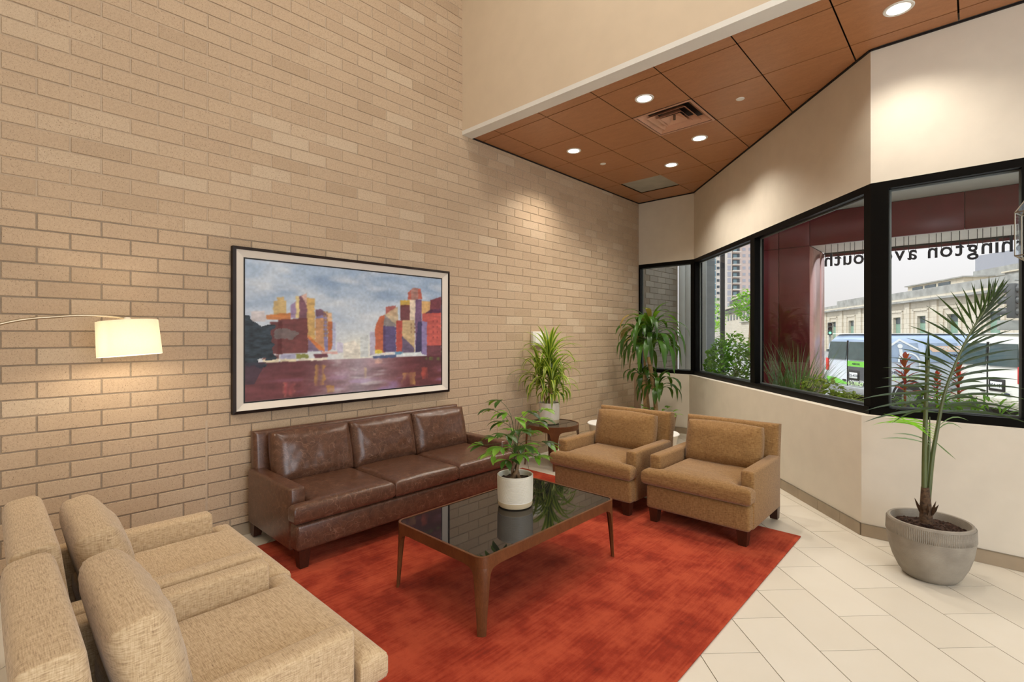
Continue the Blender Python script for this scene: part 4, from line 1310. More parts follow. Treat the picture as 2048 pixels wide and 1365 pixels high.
def mtp(u, v, dd=0.0): return RT3 * ((u - 1029) * MS) + FW3 * dd + Vector((0, 0, 1.45 - (v - 670) * MS - (0.3825 + 0.15)))
trunk_top = Vector((0, 0, 0.15))
clusters = [(1022, 898, .04), (1040, 905, -.05), (1000, 888, -.08), (1066, 852, .1), (1024, 868, .1), (1030, 838, 0.0), (1048, 868, 0.05), (1068, 912, -.02), (986, 908, -.03), (1012, 862, -.12), (1000, 803, .02), (1012, 824, -.03), (985, 822, .05), (1052, 826, .04), (1080, 818, -.05), (1005, 848, .06), (1078, 842, .03), (1035, 856, -.06), (1060, 868, .08),
            (992, 872, -.05), (965, 892, .02), (1018, 880, .10), (1080, 882, -.04), (1045, 884, -.10), (1000, 905, .06), (1092, 893, .06), (1012, 912, -.10), (1055, 905, .03)]
for q, (u, v, dd) in enumerate(clusters):
    c = mtp(u, v, dd)
    mid = trunk_top * 0.5 + c * 0.5 + Vector((-c.x * 0.22, -c.y * 0.22, 0.03 + (c.z - 0.15) * 0.15))
    Acc().tube(smooth_pts([trunk_top + Vector((rn.uniform(-.012, .012), rn.uniform(-.012, .012), -0.02)), mid, c], 5), 0.0016, 6).make('stem', 'stem_green', mt, True)
    az0 = math.atan2(c.y, c.x); nl = rn.choice((4, 5, 5))
    for k_ in range(nl):
        az = az0 + (k_ - (nl - 1) / 2) * (0.62 + rn.uniform(-.1, .1)) + rn.uniform(-.15, .15)
        L = rn.uniform(0.085, 0.125)
        pts = arc_pts(c, az, L, rn.uniform(-0.1, 0.35), rn.uniform(0.7, 1.4), 6)
        me = ribbon(pts, L * rn.uniform(0.32, 0.4), None, 0.18, belly=0.55)
        link('leaf', me, 'leaf_bright' if (q < 9 or rn.random() < 0.4) else 'leaf_dark', mt)

# striped dracaena in a white pot on the round table
pot('ceramic_pot', 'smooth white ceramic pot standing on the round side table', (-3.475, 4.345, 0.4585), 0.112, 0.118, 0.235, 0.05, 0)
ds = thing('striped_dracaena', 'bushy striped dracaena with yellow-edged leaves on the round side table', 'potted plant', (-3.475, 4.345, 0.4585 + 0.19))
soil_disc(ds, 0.106, 0.006)
heads = [((0.0, 0.0), 0.55, 50, 0.40), ((-0.10, -0.05), 0.36, 30, 0.38), ((0.09, -0.07), 0.30, 32, 0.40), ((0.03, 0.08), 0.24, 16, 0.34)]
rn = random.Random(21)
for (hx, hy), hz, nl, LL in heads:
    Acc().tube([(hx * 0.3, hy * 0.3, 0.0), (hx * 0.7, hy * 0.7, hz * 0.55), (hx, hy, hz)], [0.012, 0.010, 0.009], 8).make('cane', 'cane', ds, True)
    for i in range(nl):
        t_ = i / (nl - 1)
        az = i * 2.39996 + rn.uniform(-.2, .2)
        z = hz + 0.02 - 0.24 * t_ * (hz / 0.5) ** 0.5
        L = LL * (0.72 + 0.45 * math.sin(math.pi * min(1, t_ + 0.2))) * rn.uniform(0.9, 1.1)
        lift = 1.4 - 0.95 * t_ + rn.uniform(-.15, .15)
        dr = 0.9 + 2.6 * min(1, t_ * 1.6) + rn.uniform(-.3, .4)
        bx, by = hx + math.cos(az) * 0.01, hy + math.sin(az) * 0.01
        pts = arc_pts((bx, by, z), az, L, lift, dr, 8)
        lim = 0.24      # the brick wall stands behind: leaves bend away from it
        pts = [Vector((max(p.x, -0.375), p.y, p.z)) for p in pts]
        link('leaf', ribbon(pts, rn.uniform(0.038, 0.050), None, 0.3, belly=0.4), 'leaf_stripe', ds)

# tall corn plant in the corner
pb = thing('planter_box', 'tan planter behind the drum tables holding the tall corn plant', 'planter', (-3.10, 6.15, 0))
Acc().lathe([(0, 0), (0.20, 0), (0.235, 0.18), (0.262, 0.37), (0.268, 0.385), (0.250, 0.385), (0.245, 0.35), (0, 0.35)], 48).make('body', 'cane_trim', pb, True)
dt_ = thing('corn_plant', 'tall corn plant with drooping dark leaves and bare canes in the window corner', 'potted plant', (-3.10, 6.15, 0.352))
soil_disc(dt_, 0.235, 0.004)
def cane(pts, r): Acc().tube([Vector(p) for p in smooth_pts(pts, 4)], r, 10).make('cane', 'cane', dt_, True)
K = 6.6 / 990
def cp(u, v, dd=0.0): return RT3 * ((u - 1316) * K) + FW3 * dd + Vector((0, 0, 1.45 - (v - 670) * K - 0.352))
cane([cp(1318, 836), cp(1312, 780), cp(1302, 715)], 0.028)
cane([cp(1298, 836, .05), cp(1296, 790, .05), cp(1291, 748, .05)], 0.027)
cane([cp(1308, 836, .12), cp(1302, 770, .12), cp(1296, 690, .10)], 0.018)
cane([cp(1313, 836, -.08), cp(1312, 790, -.08), cp(1320, 752, -.06)], 0.017)
rn = random.Random(33)
for (hu, hv, hd, nl, LL, zspan) in ((1306, 648, 0.0, 60, 0.66, 0.36), (1288, 664, 0.10, 26, 0.56, 0.24), (1318, 762, -0.05, 26, 0.42, 0.14), (1290, 748, 0.05, 12, 0.36, 0.06)):
    c0 = cp(hu, hv, hd)
    Acc().tube([c0 + Vector((0, 0, -zspan)), c0], [0.018, 0.012], 8).make('cane', 'stem_green', dt_, True)
    for i in range(nl):
        t_ = i / max(1, nl - 1); az = i * 2.39996 + rn.uniform(-.25, .25)
        L = LL * rn.uniform(0.8, 1.12) * (0.6 + 0.4 * min(1, t_ * 3))
        lift = 1.25 - 0.75 * t_ + rn.uniform(-.25, .25); dr = 1.7 + 2.2 * min(1, t_ * 2) + rn.uniform(-.4, .5)
        pts = arc_pts(c0 + Vector((math.cos(az) * .015, math.sin(az) * .015, -zspan * t_)), az, L, lift, dr, 8, rn.uniform(-.4, .4))
        pts = [Vector((max(p.x, -0.735), min(p.y, 0.84), p.z)) for p in pts]
        old = rn.random() < 0.09 and LL > 0.5
        link('leaf', ribbon(pts, rn.uniform(0.055, 0.078), None, 0.2, belly=0.6), 'leaf_old' if old else 'leaf_dark', dt_)
gp_ = thing('pothos', 'low light-green pothos growing around the canes of the tall corn plant', 'potted plant', (-3.10, 6.15, 0.36))
for i in range(34):
    az = rn.uniform(0, 6.28); rr = rn.uniform(0.05, 0.21)
    p = Vector((rr * math.cos(az), rr * math.sin(az), 0.0))
    h = rn.uniform(0.03, 0.12); 
    top = p + Vector((math.cos(az) * 0.05, math.sin(az) * 0.05, h))
    if i % 3 == 0: Acc().tube([p, top], 0.003, 5).make('stem', 'stem_green', gp_)
    link('leaf', ribbon(arc_pts(top, az, rn.uniform(0.08, 0.12), 0.5, 1.4, 5), 0.055, None, 0.15, belly=0.35), 'leaf_bright', gp_)

# grey pot with the palm
bp = thing('round_planter', 'large grey ribbed round planter on the tiles by the window wall', 'planter', (-0.19, 3.89, 0))
prof = [(0, 0.0), (0.115, 0.0), (0.128, 0.006), (0.150, 0.035), (0.180, 0.10), (0.200, 0.17), (0.209, 0.235), (0.211, 0.29), (0.208, 0.325), (0.203, 0.338), (0.196, 0.342), (0.189, 0.338), (0.184, 0.32), (0.182, 0.28), (0, 0.28)]
Acc().lathe(prof, 72).make('body', 'concrete_pot', bp, True)
A = Acc(); n = 150
vs = []; fs = []
for j in range(n):      # vertical ribs below the rim
    a0 = 2 * math.pi * j / n; da = 2 * math.pi / n * 0.28; b0 = len(vs)
    for z, r_ in ((0.255, 0.2115), (0.327, 0.2085)):
        for s_, rr in ((-1, 0), (0, 0.0022), (1, 0)): vs.append(((r_ + rr) * math.cos(a0 + s_ * da), (r_ + rr) * math.sin(a0 + s_ * da), z))
    fs += [(b0, b0 + 1, b0 + 4, b0 + 3), (b0 + 1, b0 + 2, b0 + 5, b0 + 4)]
A.add(vs, fs); o = A.make('rib_band', 'concrete_pot', bp); o['kind'] = 'stuff'
pm = thing('palm', 'young palm with one feathery frond and an upright spear in the grey planter', 'potted plant', (-0.19, 3.89, 0.28))
soil_disc(pm, 0.181, 0.012)
rn = random.Random(9)
A = Acc()
for i in range(260):
    a = rn.uniform(0, 6.28); r_ = 0.172 * math.sqrt(rn.random()); s_ = rn.uniform(0.004, 0.010)
    x, y, z = r_ * math.cos(a), r_ * math.sin(a), 0.014
    A.add([(x - s_, y, z), (x + s_ * .3, y - s_, z), (x + s_, y + s_ * .4, z), (x, y + s_, z), (x, y, z + s_)], [(0, 1, 4), (1, 2, 4), (2, 3, 4), (3, 0, 4)])
o = A.make('bark_chips', 'soil', pm); o['kind'] = 'stuff'
KP = 2.979 / 990
def pp(u, v, dd=0.0): return RT3 * ((u - 1859) * KP) + FW3 * dd + Vector((0, 0, 1.45 - (v - 670) * KP - 0.28))
Acc().tube([pp(1852, 1045), pp(1851, 1010), pp(1850, 975)], [0.034, 0.028, 0.02], 12).make('stem_base', 'fibre', pm, True)
for q in range(9):      # split sheaths at the foot
    a = q * 0.7; b0 = pp(1852, 1030) + Vector((math.cos(a) * .028, math.sin(a) * .028, 0))
    link('sheath', ribbon([b0, b0 + Vector((math.cos(a) * .012, math.sin(a) * .012, .04)), b0 + Vector((math.cos(a) * .03, math.sin(a) * .03, .075 + .01 * (q % 3)))], 0.022, RT3, 0.2), 'fibre', pm)
spear = smooth_pts([pp(1848, 1000), pp(1849, 900), pp(1852, 800), pp(1856, 720)], 5)
Acc().tube(spear, [0.015 - 0.006 * i / len(spear) for i in range(len(spear))], 10).make('petiole', 'stem_green', pm, True)
for q in range(5):
    link('spear_leaflet', ribbon([pp(1855, 760, q * .003), pp(1856 + q * 0.6, 710, q * .004), pp(1857 + q, 655 + 6 * q, q * .004)], 0.020, RT3 if q % 2 else FW3, 0.5), 'leaf_palm', pm)
Acc().tube([pp(1855, 1000, .01), pp(1860, 920, .01), pp(1862, 835, .01)], [0.012, 0.009, 0.003], 8).make('petiole', 'stem_green', pm, True)
rach_c = [pp(1856, 1005), pp(1864, 920), pp(1874, 860), pp(1887, 795), pp(1905, 742), pp(1933, 680), pp(1962, 632), pp(1990, 596)]
rach = smooth_pts(rach_c, 8)
Acc().tube(rach, [0.013 - 0.0105 * min(1, i / len(rach)) for i in range(len(rach))], 8).make('rachis', 'stem_green', pm, True)
def rp(t_):
    x = t_ * (len(rach) - 1); i = min(int(x), len(rach) - 2); return rach[i].lerp(rach[i + 1], x - i), (rach[i + 1] - rach[i]).normalized()
nleaf = 38
for side in (-1, 1):
    for i in range(nleaf):
        t_ = 0.36 + 0.62 * i / (nleaf - 1)
        p, tg = rp(t_)
        s_ = (t_ - 0.36) / 0.62
        L = (0.34 * (1 - s_) ** 0.7 + 0.13) * rn.uniform(0.9, 1.08)
        if side < 0:
            ang = R(172 - 10 * s_ * 2.0 - 45 * s_ ** 1.2) if s_ < 0.55 else R(140 - 70 * (s_ - 0.55) / 0.45)
        else:
            ang = R(10 + 38 * s_ + 22 * s_ ** 2)
        d = RT3 * math.cos(ang) + Vector((0, 0, math.sin(ang))) + FW3 * (0.35 * side * (1 if i % 2 else -0.4))
        d.normalize()
        sag = 0.10 * (1 - s_) * L * 3
        pts = [p + d * L * q / 6 - Vector((0, 0, sag * (q / 6) ** 2)) for q in range(7)]
        link('leaflet', ribbon(pts, 0.0115 + 0.005 * (1 - s_), FW3 if i % 2 else RT3 + FW3, 0.25, belly=0.4), 'leaf_palm', pm)
for q in range(7):      # young bright leaflets low on the left, wisps on the right
    b0 = pp(1868 + q, 880 - 5 * q, 0.0)
    e = pp((1742, 1752, 1765, 1748, 1772, 1790, 1760)[q], (826, 836, 842, 850, 853, 846, 860)[q], -0.10 + 0.03 * q)
    pts = [b0.lerp(e, t_ / 6) + Vector((0, 0, 0.035 * math.sin(math.pi * t_ / 6 * 0.9))) for t_ in range(7)]
    link('leaflet', ribbon(pts, 0.0085, FW3 + Vector((0, 0, 0.6 * (-1) ** q)), 0.2), 'leaf_lime', pm)
for (u0, v0, u1, v1, dz) in ((1868, 868, 1942, 862, 0.05), (1874, 855, 1955, 845, 0.04), (1866, 880, 1930, 925, -0.0), (1862, 890, 1775, 882, 0.02), (1864, 886, 1800, 872, 0.02)):
    b0, e = pp(u0, v0), pp(u1, v1, 0.06)
    pts = [b0.lerp(e, t_ / 6) + Vector((0, 0, dz * math.sin(math.pi * t_ / 6))) for t_ in range(7)]
    link('leaflet', ribbon(pts, 0.008, FW3, 0.2), 'leaf_grey', pm)

# ------------------------------------------------------------------ outside: ground, planting beds, canopy
SZ = -0.55
struct(Acc().box(-120, 60, 7.42, 260, SZ - 0.2, SZ).make('ground_street', 'asphalt'))
struct(Acc().box(-60, 40, 7.4, 11.3, SZ, SZ + 0.12).make('ground_sidewalk', 'pavement'))
struct(Acc().prism([(-0.35, 4.62), (12, 4.62), (12, 7.42), (-2.6, 7.42), (-2.78, 7.30)], SZ - 0.2, SZ + 0.1).make('ground_terrace', 'pavement'))
# raised beds right outside the glass
def bed(name, poly, zt, lab):
    t = thing(name, lab, 'planting bed', (poly[0][0], poly[0][1], 0))
    q = [(x - poly[0][0], y - poly[0][1]) for x, y in poly]
    cx = sum(p[0] for p in q) / len(q); cy = sum(p[1] for p in q) / len(q)
    Acc().prism(q, SZ + 0.13, zt - 0.03).make('wall', 'stone_grey', t)
    Acc().prism([(cx + (x - cx) * 0.9, cy + (y - cy) * 0.9) for x, y in q], zt - 0.03, zt).make('soil', 'soil', t)
    return t
o1 = Vector((*UA, 0)) + bn * 0.2; 
def wq(s, n_): v = Vector((*UA, 0)) + bd * s + bn * n_; return (v.x, v.y)
bed('planting_bed', [wq(0.2, 0.2), wq(3.15, 0.2), wq(3.1, 0.66), wq(0.2, 1.1)], 0.52, 'grey raised planting bed outside the angled window')
bed('planting_bed', [(-0.42, 4.64), (1.15, 4.64), (1.15, 5.1), (-0.5, 5.1)], 0.70, 'grey raised planting bed outside the front window')

# brick return and white panelled pier seen through the far window
wo = struct(Acc().box(-DW - 0.25, -DW - 0.006, 7.26, 8.53, SZ, 4.2).make('wall_outside', 'mortar'))
ob = []
for row in range(-5, 43):
    z = 0.037 + HH * (row + 0.5)
    off = 0.0745 + ((row + 40) % 2) * 0.14225
    for b in range(25, 30):
        y = off + HL * (b + 0.5)
        if 7.27 < y - HL / 2 and y + HL / 2 < 8.56: ob.append((y, z))
bme2 = brick_me.copy(); bme2.materials.clear(); bme2.materials.append(M['brick_out'])
for y, z in ob:
    if 0.5 < z < 3.2: link('brick', bme2, None, wo, (-DW - 0.006, y, z))
pr_ = thing('panelled_pier', 'white pier of narrow vertical panels outside the far window', 'pier', (-DW, 8.54, SZ))
for q in range(4):
    x0 = 0.0 + q * 0.125
    link('panel', rbox_mesh(x0 + 0.003, x0 + 0.122, 0.0, 0.09, 0.13, 4.6, 0.004, 1), 'panel_white', pr_)
Acc().box(0.002, 0.498, 0.03, 0.4, 0.13, 4.6).make('core', 'frame_grey', pr_)

# burgundy canopy: soffit, fascia, pier, hanging letters
YF = 8.0
cn = thing('street_canopy', 'burgundy street canopy with white ribbed underside outside the windows', 'canopy', (0, YF, 2.71))
xs_ = [-1.69 + 1.62 * i for i in range(0, 7)]
for a, b in zip(xs_, xs_[1:]):
    link('fascia_panel', rbox_mesh(a + 0.003, b - 0.003, 0.0, 0.05, 0.0, 0.45, 0.003, 1), 'burgundy', cn)
Acc().box(-1.69, xs_[-1], 0.05, 1.0, 0.02, 0.45).make('core', 'gap_dark', cn)
for q in range(7):
    Acc().box(-1.69, xs_[-1], 0.055 + q * 0.125, 0.055 + q * 0.125 + 0.118, 0.006, 0.02).make('soffit_plank', 'soffit', cn)
Acc().box(-1.69, xs_[-1], 0.93, 0.96, -0.015, 0.03).make('edge_rail', 'black', cn)
Acc().box(-1.69, xs_[-1], 0.97, 1.0, -0.05, 0.05).make('edge_rail', 'burgundy', cn)
Acc().prism([(-2.9, -0.30), (-2.3, -0.60), (xs_[-1], -0.60 ), (xs_[-1], 1.0), (-2.9, 1.0)], 0.455, 0.72).make('roof_deck', 'soffit_grey', cn)
Acc().prism([(-0.38, -3.38), (xs_[-1], -3.38), (xs_[-1], -0.602), (-1.0, -0.602)], 0.455, 0.72).make('porch_soffit', 'soffit_grey', cn)
rp_ = thing('canopy_pier', 'dark red panelled pier carrying the street canopy', 'pier', (-2.42, YF, SZ))
pier_w = 0.73
for (x0, x1) in ((0.0, 0.33), (0.333, pier_w)):
    for (z0, z1) in ((0.12, 1.6), (1.603, 3.257), (3.263, 3.71)):
        link('panel', rbox_mesh(x0 + 0.002, x1 - 0.002, -0.001, 0.03, z0, z1, 0.002, 1), 'burgundy', rp_)
Acc().box(0.01, pier_w - 0.02, 0.03, 0.92, 0.12, 3.69).make('core', 'gap_dark', rp_)
for (y0, y1) in ((0.0, 0.62), (0.623, 0.93)):
    link('side_panel', rbox_mesh(pier_w - 0.02, pier_w + 0.004, y0 + 0.002, y1, 0.12, 3.255, 0.002, 1), 'pier_side', rp_)

def text_mesh(s, size, depth=0.01, bold=0.0, align='LEFT', sp=1.0):
    cu = bpy.data.curves.new('t', 'FONT'); cu.body = s; cu.size = size; cu.extrude = depth / 2; cu.offset = bold
    cu.align_x = align; cu.space_character = sp; cu.resolution_u = 3
    o = bpy.data.objects.new('t', cu); COL.objects.link(o)
    dg = bpy.context.evaluated_depsgraph_get()
    me = bpy.data.meshes.new_from_object(o.evaluated_get(dg))
    bpy.data.objects.remove(o); bpy.data.curves.remove(cu)
    return me
def mesh_width(me): xs = [v.co.x for v in me.vertices]; return (min(xs), max(xs)) if xs else (0, 0)
sg = thing('street_name_letters', 'dark street-name lettering hung on rods under the canopy, read from behind', 'sign', (0, YF + 0.12, 2.415))
# reads "washington ave south" from the street; x grows to the left of the reader
word = 'washington ave south'
adv = 0.0; items = []
TXS = 0.258
for ch in word:
    if ch == ' ': adv += 0.082; continue
    me = text_mesh(ch, TXS, 0.02, 0.0035)
    me.transform(Matrix.Scale(0.885, 4, (1, 0, 0))); a, b = mesh_width(me)
    items.append((ch, me, adv - a, adv, adv + (b - a))); adv += (b - a) + 0.024
total = adv - 0.024
X_END = -1.53
scale_x = 1.0
for ch, me, dx, a, b in items:
    # mirrored: reader stands in the street looking towards -Y
    me.transform(Matrix.Translation((dx, 0, 0)))
    me.transform(Matrix.Rotation(R(90), 4, 'X'))
    me.transform(Matrix.Rotation(R(180), 4, 'Z'))
    me.transform(Matrix.Translation((X_END + total, 0, 0)))
    link('letter', me, 'sign_navy', sg)
    top = max(v.co.z for v in me.vertices)
    xc = [v.co.x for v in me.vertices]
    xa, xb = min(xc), max(xc)
    for xr in ((xa + 0.012, xb - 0.012) if ch not in 'it' else ((xa + xb) / 2,)):
        if ch == 'h': zr = top if xr > (xa + xb) / 2 else top * 0.7
        else: zr = top
        Acc().tube([(xr, 0, zr - 0.03), (xr, 0, 0.30)], 0.0035, 5, False).make('rod', 'black', sg)

# street furniture ------------------------------------------------------------
def signal(name, label, loc, s=1.0, rz=0.0, lit=None, back=False):
    t = thing(name, label, 'traffic light', loc, rz)
    link('housing', rbox_mesh(-0.17 * s, 0.17 * s, -0.10 * s, 0.10 * s, -0.53 * s, 0.53 * s, 0.02 * s, 2), 'signal_dark', t)
    for q in range(3):
        z = (0.35 - 0.35 * q) * s
        for sd in ((-1, 1) if back else (-1,)):
            A = Acc(); n = 20; vs = []; fs = []
            for k_, (y, r_) in enumerate(((0.10, 0.14), (0.32, 0.145))):
                for j in range(n + 1):
                    a = R(-35 + 250 * j / n); vs.append((r_ * s * math.cos(a), sd * y * s, z + r_ * s * math.sin(a)))
            for j in range(n): fs.append((j, j + 1, n + 1 + j + 1, n + 1 + j))
            A.add(vs, fs); A.make('visor', 'signal_dark', t)
            L_m = 'signal_off'
            if lit == q: L_m = 'signal_green'
            B2 = Acc(); B2.tube([(0, sd * 0.10 * s, z), (0, sd * 0.125 * s, z)], 0.105 * s, 20); B2.make('lens', L_m, t)
    return t
def ray_pt(u, v, d):   # authoring helper: a point d metres in front of the viewpoint
    s_ = (u - 1024) / 990
    return Vector(((fwv[0] + rtv[0] * s_) * d, (fwv[1] + rtv[1] * s_) * d, 1.45 + (670 - v) / 990 * d))
p = ray_pt(2026, 602, 17.0)
signal('traffic_signal', 'dark three-lamp traffic signal head hanging at the right edge of the view', p, 1.12, R(70), None, True)
ps = thing('street_sign_box', 'grey horizontal box sign below the right-hand traffic signal', 'street sign', ray_pt(2030, 651, 17.0), R(25))
link('body', rbox_mesh(-0.47, 0.47, -0.07, 0.07, -0.17, 0.17, 0.02, 2), 'signal_grey', ps)
Acc().box(-0.05, 0.05, -0.04, 0.04, 0.13, 0.17).make('clamp', 'signal_grey', ps)
q = ray_pt(2056, 640, 17.3)
sp2 = thing('signal_pole', 'grey signal pole and arm just beyond the right edge', 'pole', (q.x, q.y, SZ))
Acc().tube([(0, 0, 0), (0, 0, 5.5)], [0.09, 0.07], 14).make('pole', 'signal_grey', sp2, True)
Acc().tube([(0, 0, 3.9), tuple(ray_pt(2028, 560, 17.1) - Vector((q.x, q.y, SZ)) )], 0.035, 8).make('arm', 'signal_grey', sp2)
signal('traffic_signal', 'small traffic signal showing green, left of the lettered van', ray_pt(1660, 658, 26), 0.62, R(12), 2)
sq = ray_pt(1660, 658, 26.1)
sp3 = thing('signal_pole', 'thin pole behind the small green traffic signal', 'pole', (sq.x, sq.y, SZ))
Acc().tube([(0, 0, 0), (0, 0, 2.5)], 0.06, 10).make('pole', 'signal_grey', sp3, True)
lpz = thing('lamp_post', 'slim dark post standing behind the leafy shrub', 'pole', (*ray_pt(1445, 670, 13.5).xy, SZ))
Acc().tube([(0, 0, 0.0), (0, 0, 4.6)], 0.062, 14).make('pole', 'black', lpz, True)
Acc().lathe([(0, 0.0), (0.14, 0.0), (0.14, 0.04), (0.07, 0.1), (0, 0.1)], 20).make('foot', 'black', lpz, True)

# vans ------------------------------------------------------------------------
def van(label, P, heading, lettered, plate):
    az = math.atan2(heading[1], heading[0])
    left = Vector((-math.sin(az), math.cos(az), 0))
    c = Vector((P[0], P[1], 0)) + left * 0.96
    t = thing('passenger_van', label, 'van', (c.x, c.y, SZ), az)
    LN, W2, HV = 5.5, 0.96, 2.02
    # body: cross sections along x
    secs = [(0.0, 0.40, 1.28, 0.90), (0.03, 0.36, 1.86, 0.93), (0.22, 0.34, HV - 0.01, 0.96), (1.5, 0.34, HV, 0.96), (3.6, 0.34, HV, 0.96), (4.05, 0.34, HV - 0.06, 0.95), (4.75, 0.34, 1.25, 0.94), (5.4, 0.36, 1.05, 0.90), (5.5, 0.42, 0.8, 0.86)]
    A = Acc(); vs = []; m = 16
    for x, zb, zt_, hw in secs:
        taper_ = 0.86 if zt_ > 1.5 else 0.97
        r_ = 0.12
        pr = [(-hw * 0.96, zb), (-hw, zb + 0.12), (-hw, 1.10 if zt_ > 1.3 else zt_ * 0.8), (-hw * (0.5 + 0.5 * taper_), zt_ - 0.16), (-hw * taper_ + 0.03, zt_ - 0.05), (-hw * taper_ + 0.14, zt_), (-0.2, zt_ + 0.015), (-0.05, zt_ + 0.02)]
        ring_ = pr + [(-a, b) for a, b in pr[::-1]]
        vs += [(x, a, b) for a, b in ring_]
    fs = []
    for i in range(len(secs) - 1):
        for j in range(m): fs.append((i * m + j, i * m + (j + 1) % m, (i + 1) * m + (j + 1) % m, (i + 1) * m + j))
    fs.append(tuple(range(m))[::-1]); fs.append(tuple(range((len(secs) - 1) * m, len(secs) * m)))
    A.add(vs, fs)
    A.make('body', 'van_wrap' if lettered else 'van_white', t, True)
    Acc().prism([(0.1, -0.8), (4.2, -0.78), (4.2, 0.78), (0.1, 0.8)], HV + 0.0, HV + 0.022).make('roof_panel', 'van_white', t)
    def pane(name, quad, mat, par=t, th=0.012):
        q = [Vector(v) for v in quad]; nrm = (q[1] - q[0]).cross(q[2] - q[0]).normalized()
        cc = sum(q, Vector()) / 4
        if (cc - Vector((2.5, 0, 1))).dot(nrm) < 0: nrm = -nrm
        A = Acc(); A.add([v + nrm * th for v in q] + [v - nrm * 0.02 for v in q], [(0, 1, 2, 3), (4, 5, 6, 7), (0, 1, 5, 4), (1, 2, 6, 5), (2, 3, 7, 6), (3, 0, 4, 7)])
        return A.make(name, mat, par)
    # rear door windows
    for sd in (-1, 1):
        a, b = (0.05, 0.76)
        pane('rear_window', [(-0.005 + 0.0, sd * a, 1.30), (-0.005, sd * (b + 0.06), 1.30), (0.035, sd * b, 1.80), (0.035, sd * a, 1.80)], 'van_glass', th=0.03)
    Acc().box(-0.022, 0.02, -0.008, 0.008, 0.46, 1.84).make('door_seam', 'black', t)
    for zz in (0.62, 1.5):
        Acc().box(-0.03, 0.02, -0.90, -0.84, zz, zz + 0.07).make('hinge', 'frame_grey', t)
        Acc().box(-0.03, 0.02, 0.84, 0.90, zz, zz + 0.07).make('hinge', 'frame_grey', t)
    link('bumper', rbox_mesh(-0.14, 0.12, -0.97, 0.97, 0.40, 0.58, 0.03, 2), 'chrome_dull' if lettered else 'bumper_grey', t)
    for sd in (-1, 1):
        link('tail_light', rbox_mesh(-0.035, 0.05, sd * 0.865 - 0.055, sd * 0.865 + 0.055, 0.95, 1.32, 0.015, 2), 'red_lens', t)
    pf = link('plate_recess', rbox_mesh(-0.028, 0.0, -0.48, -0.05, 0.74, 1.02, 0.01, 1), 'black', t)
    pl_ = link('licence_plate', rbox_mesh(-0.042, -0.03, -0.43, -0.12, 0.80, 0.955, 0.004, 1), 'plate_white', t)
    me = text_mesh(plate, 0.105, 0.004, 0.001, 'CENTER')
    me.transform(Matrix.Translation((-0.044, -0.275, 0.84)) @ Matrix.Rotation(R(-90), 4, 'Z') @ Matrix.Rotation(R(90), 4, 'X'))
    link('plate_text', me, 'sign_navy', t)
    # side windows
    ry = lambda z: -0.965 if z < 1.2 else -0.965 + (z - 1.2) * 0.13
    for (xa, xb) in ((0.30, 1.25), (1.40, 2.30), (2.42, 3.10), (3.22, 3.95)):
        for sd in (1, -1):
            mt_ = 'van_glass' if not (lettered and xa < 3) else 'van_glass_wrap'
            pane('side_window', [(xa, sd * ry(1.28) , 1.28), (xb, sd * ry(1.28), 1.28), (xb - 0.02, sd * ry(1.78), 1.78), (xa + 0.02, sd * ry(1.78), 1.78)], mt_)
    pane('windscreen', [(4.72, -0.8, 1.30), (4.72, 0.8, 1.30), (4.14, 0.74, 1.88), (4.14, -0.74, 1.88)], 'van_glass')
    for wx in (0.95, 4.45):
        for sd in (-1, 1):
            A = Acc(); A.tube([(wx, sd * 0.97, 0.36), (wx, sd * 0.76, 0.36)], 0.365, 28)
            wh = A.make('wheel', 'tyre', t)
            A = Acc(); A.tube([(wx, sd * 0.975, 0.36), (wx, sd * 0.94, 0.36)], 0.20, 20)
            A.make('hub_cap', 'chrome_dull', wh)
            A = Acc(); vs = []; fs = []; n = 20
            for j in range(n + 1):
                a = R(180 * j / n)
                for r_ in (0.40, 0.46): vs.append((wx + r_ * math.cos(a), sd * 0.968, 0.36 + r_ * math.sin(a)))
            for j in range(n): fs.append((2 * j, 2 * j + 1, 2 * j + 3, 2 * j + 2))
            A.add(vs, fs); A.make('wheel_arch', 'black', t)
    link('door_handle', rbox_mesh(-0.045, -0.01, 0.05, 0.17, 0.70, 0.74, 0.008, 1), 'black', t)
    def txt(s, size, x, z, mat, bold=0.001, xs=1.0):
        me = text_mesh(s, size, 0.004, bold)
        me.transform(Matrix.Translation((x, -0.972 if z < 1.2 else -0.975 + (z - 1.2) * 0.13, z)) @ Matrix.Rotation(R(90), 4, 'X') @ Matrix.Scale(xs, 4, (1, 0, 0)))
        link('lettering', me, mat, t)
    def rtxt(s, size, y, z, mat, bold=0.001):
        me = text_mesh(s, size, 0.004, bold)
        me.transform(Matrix.Translation((-0.016, y, z)) @ Matrix.Rotation(R(-90), 4, 'Z') @ Matrix.Rotation(R(90), 4, 'X'))
        link('lettering', me, mat, t)
    if lettered:
        Acc().box(-0.014, 0.0, -0.93, 0.0, 1.12, 1.27).make('green_stripe', 'wrap_green', t)
        Acc().box(-0.012, 0.0, -0.93, 0.0, 0.60, 1.11).make('dark_lower_door', 'wrap_dark', t)
        A = Acc(); A.add([(-0.014, 0.9, 0.60), (-0.014, 0.02, 0.60), (-0.014, 0.02, 0.66), (-0.014, 0.5, 0.76), (-0.014, 0.9, 0.78)], [(0, 1, 2, 3, 4)]); A.make('green_swoosh', 'wrap_green', t)
        rtxt('SCHEDULE TODAY', 0.075, -0.10, 0.70, 'plate_white'); rtxt('612-709-07', 0.13, -0.02, 0.605, 'wrap_lime', 0.002)
        rtxt('REMODEL', 0.07, -0.2, 1.17, 'sign_navy')
        # house emblem: gable, round attic window, column and arch
        A = Acc(); yv = -0.985
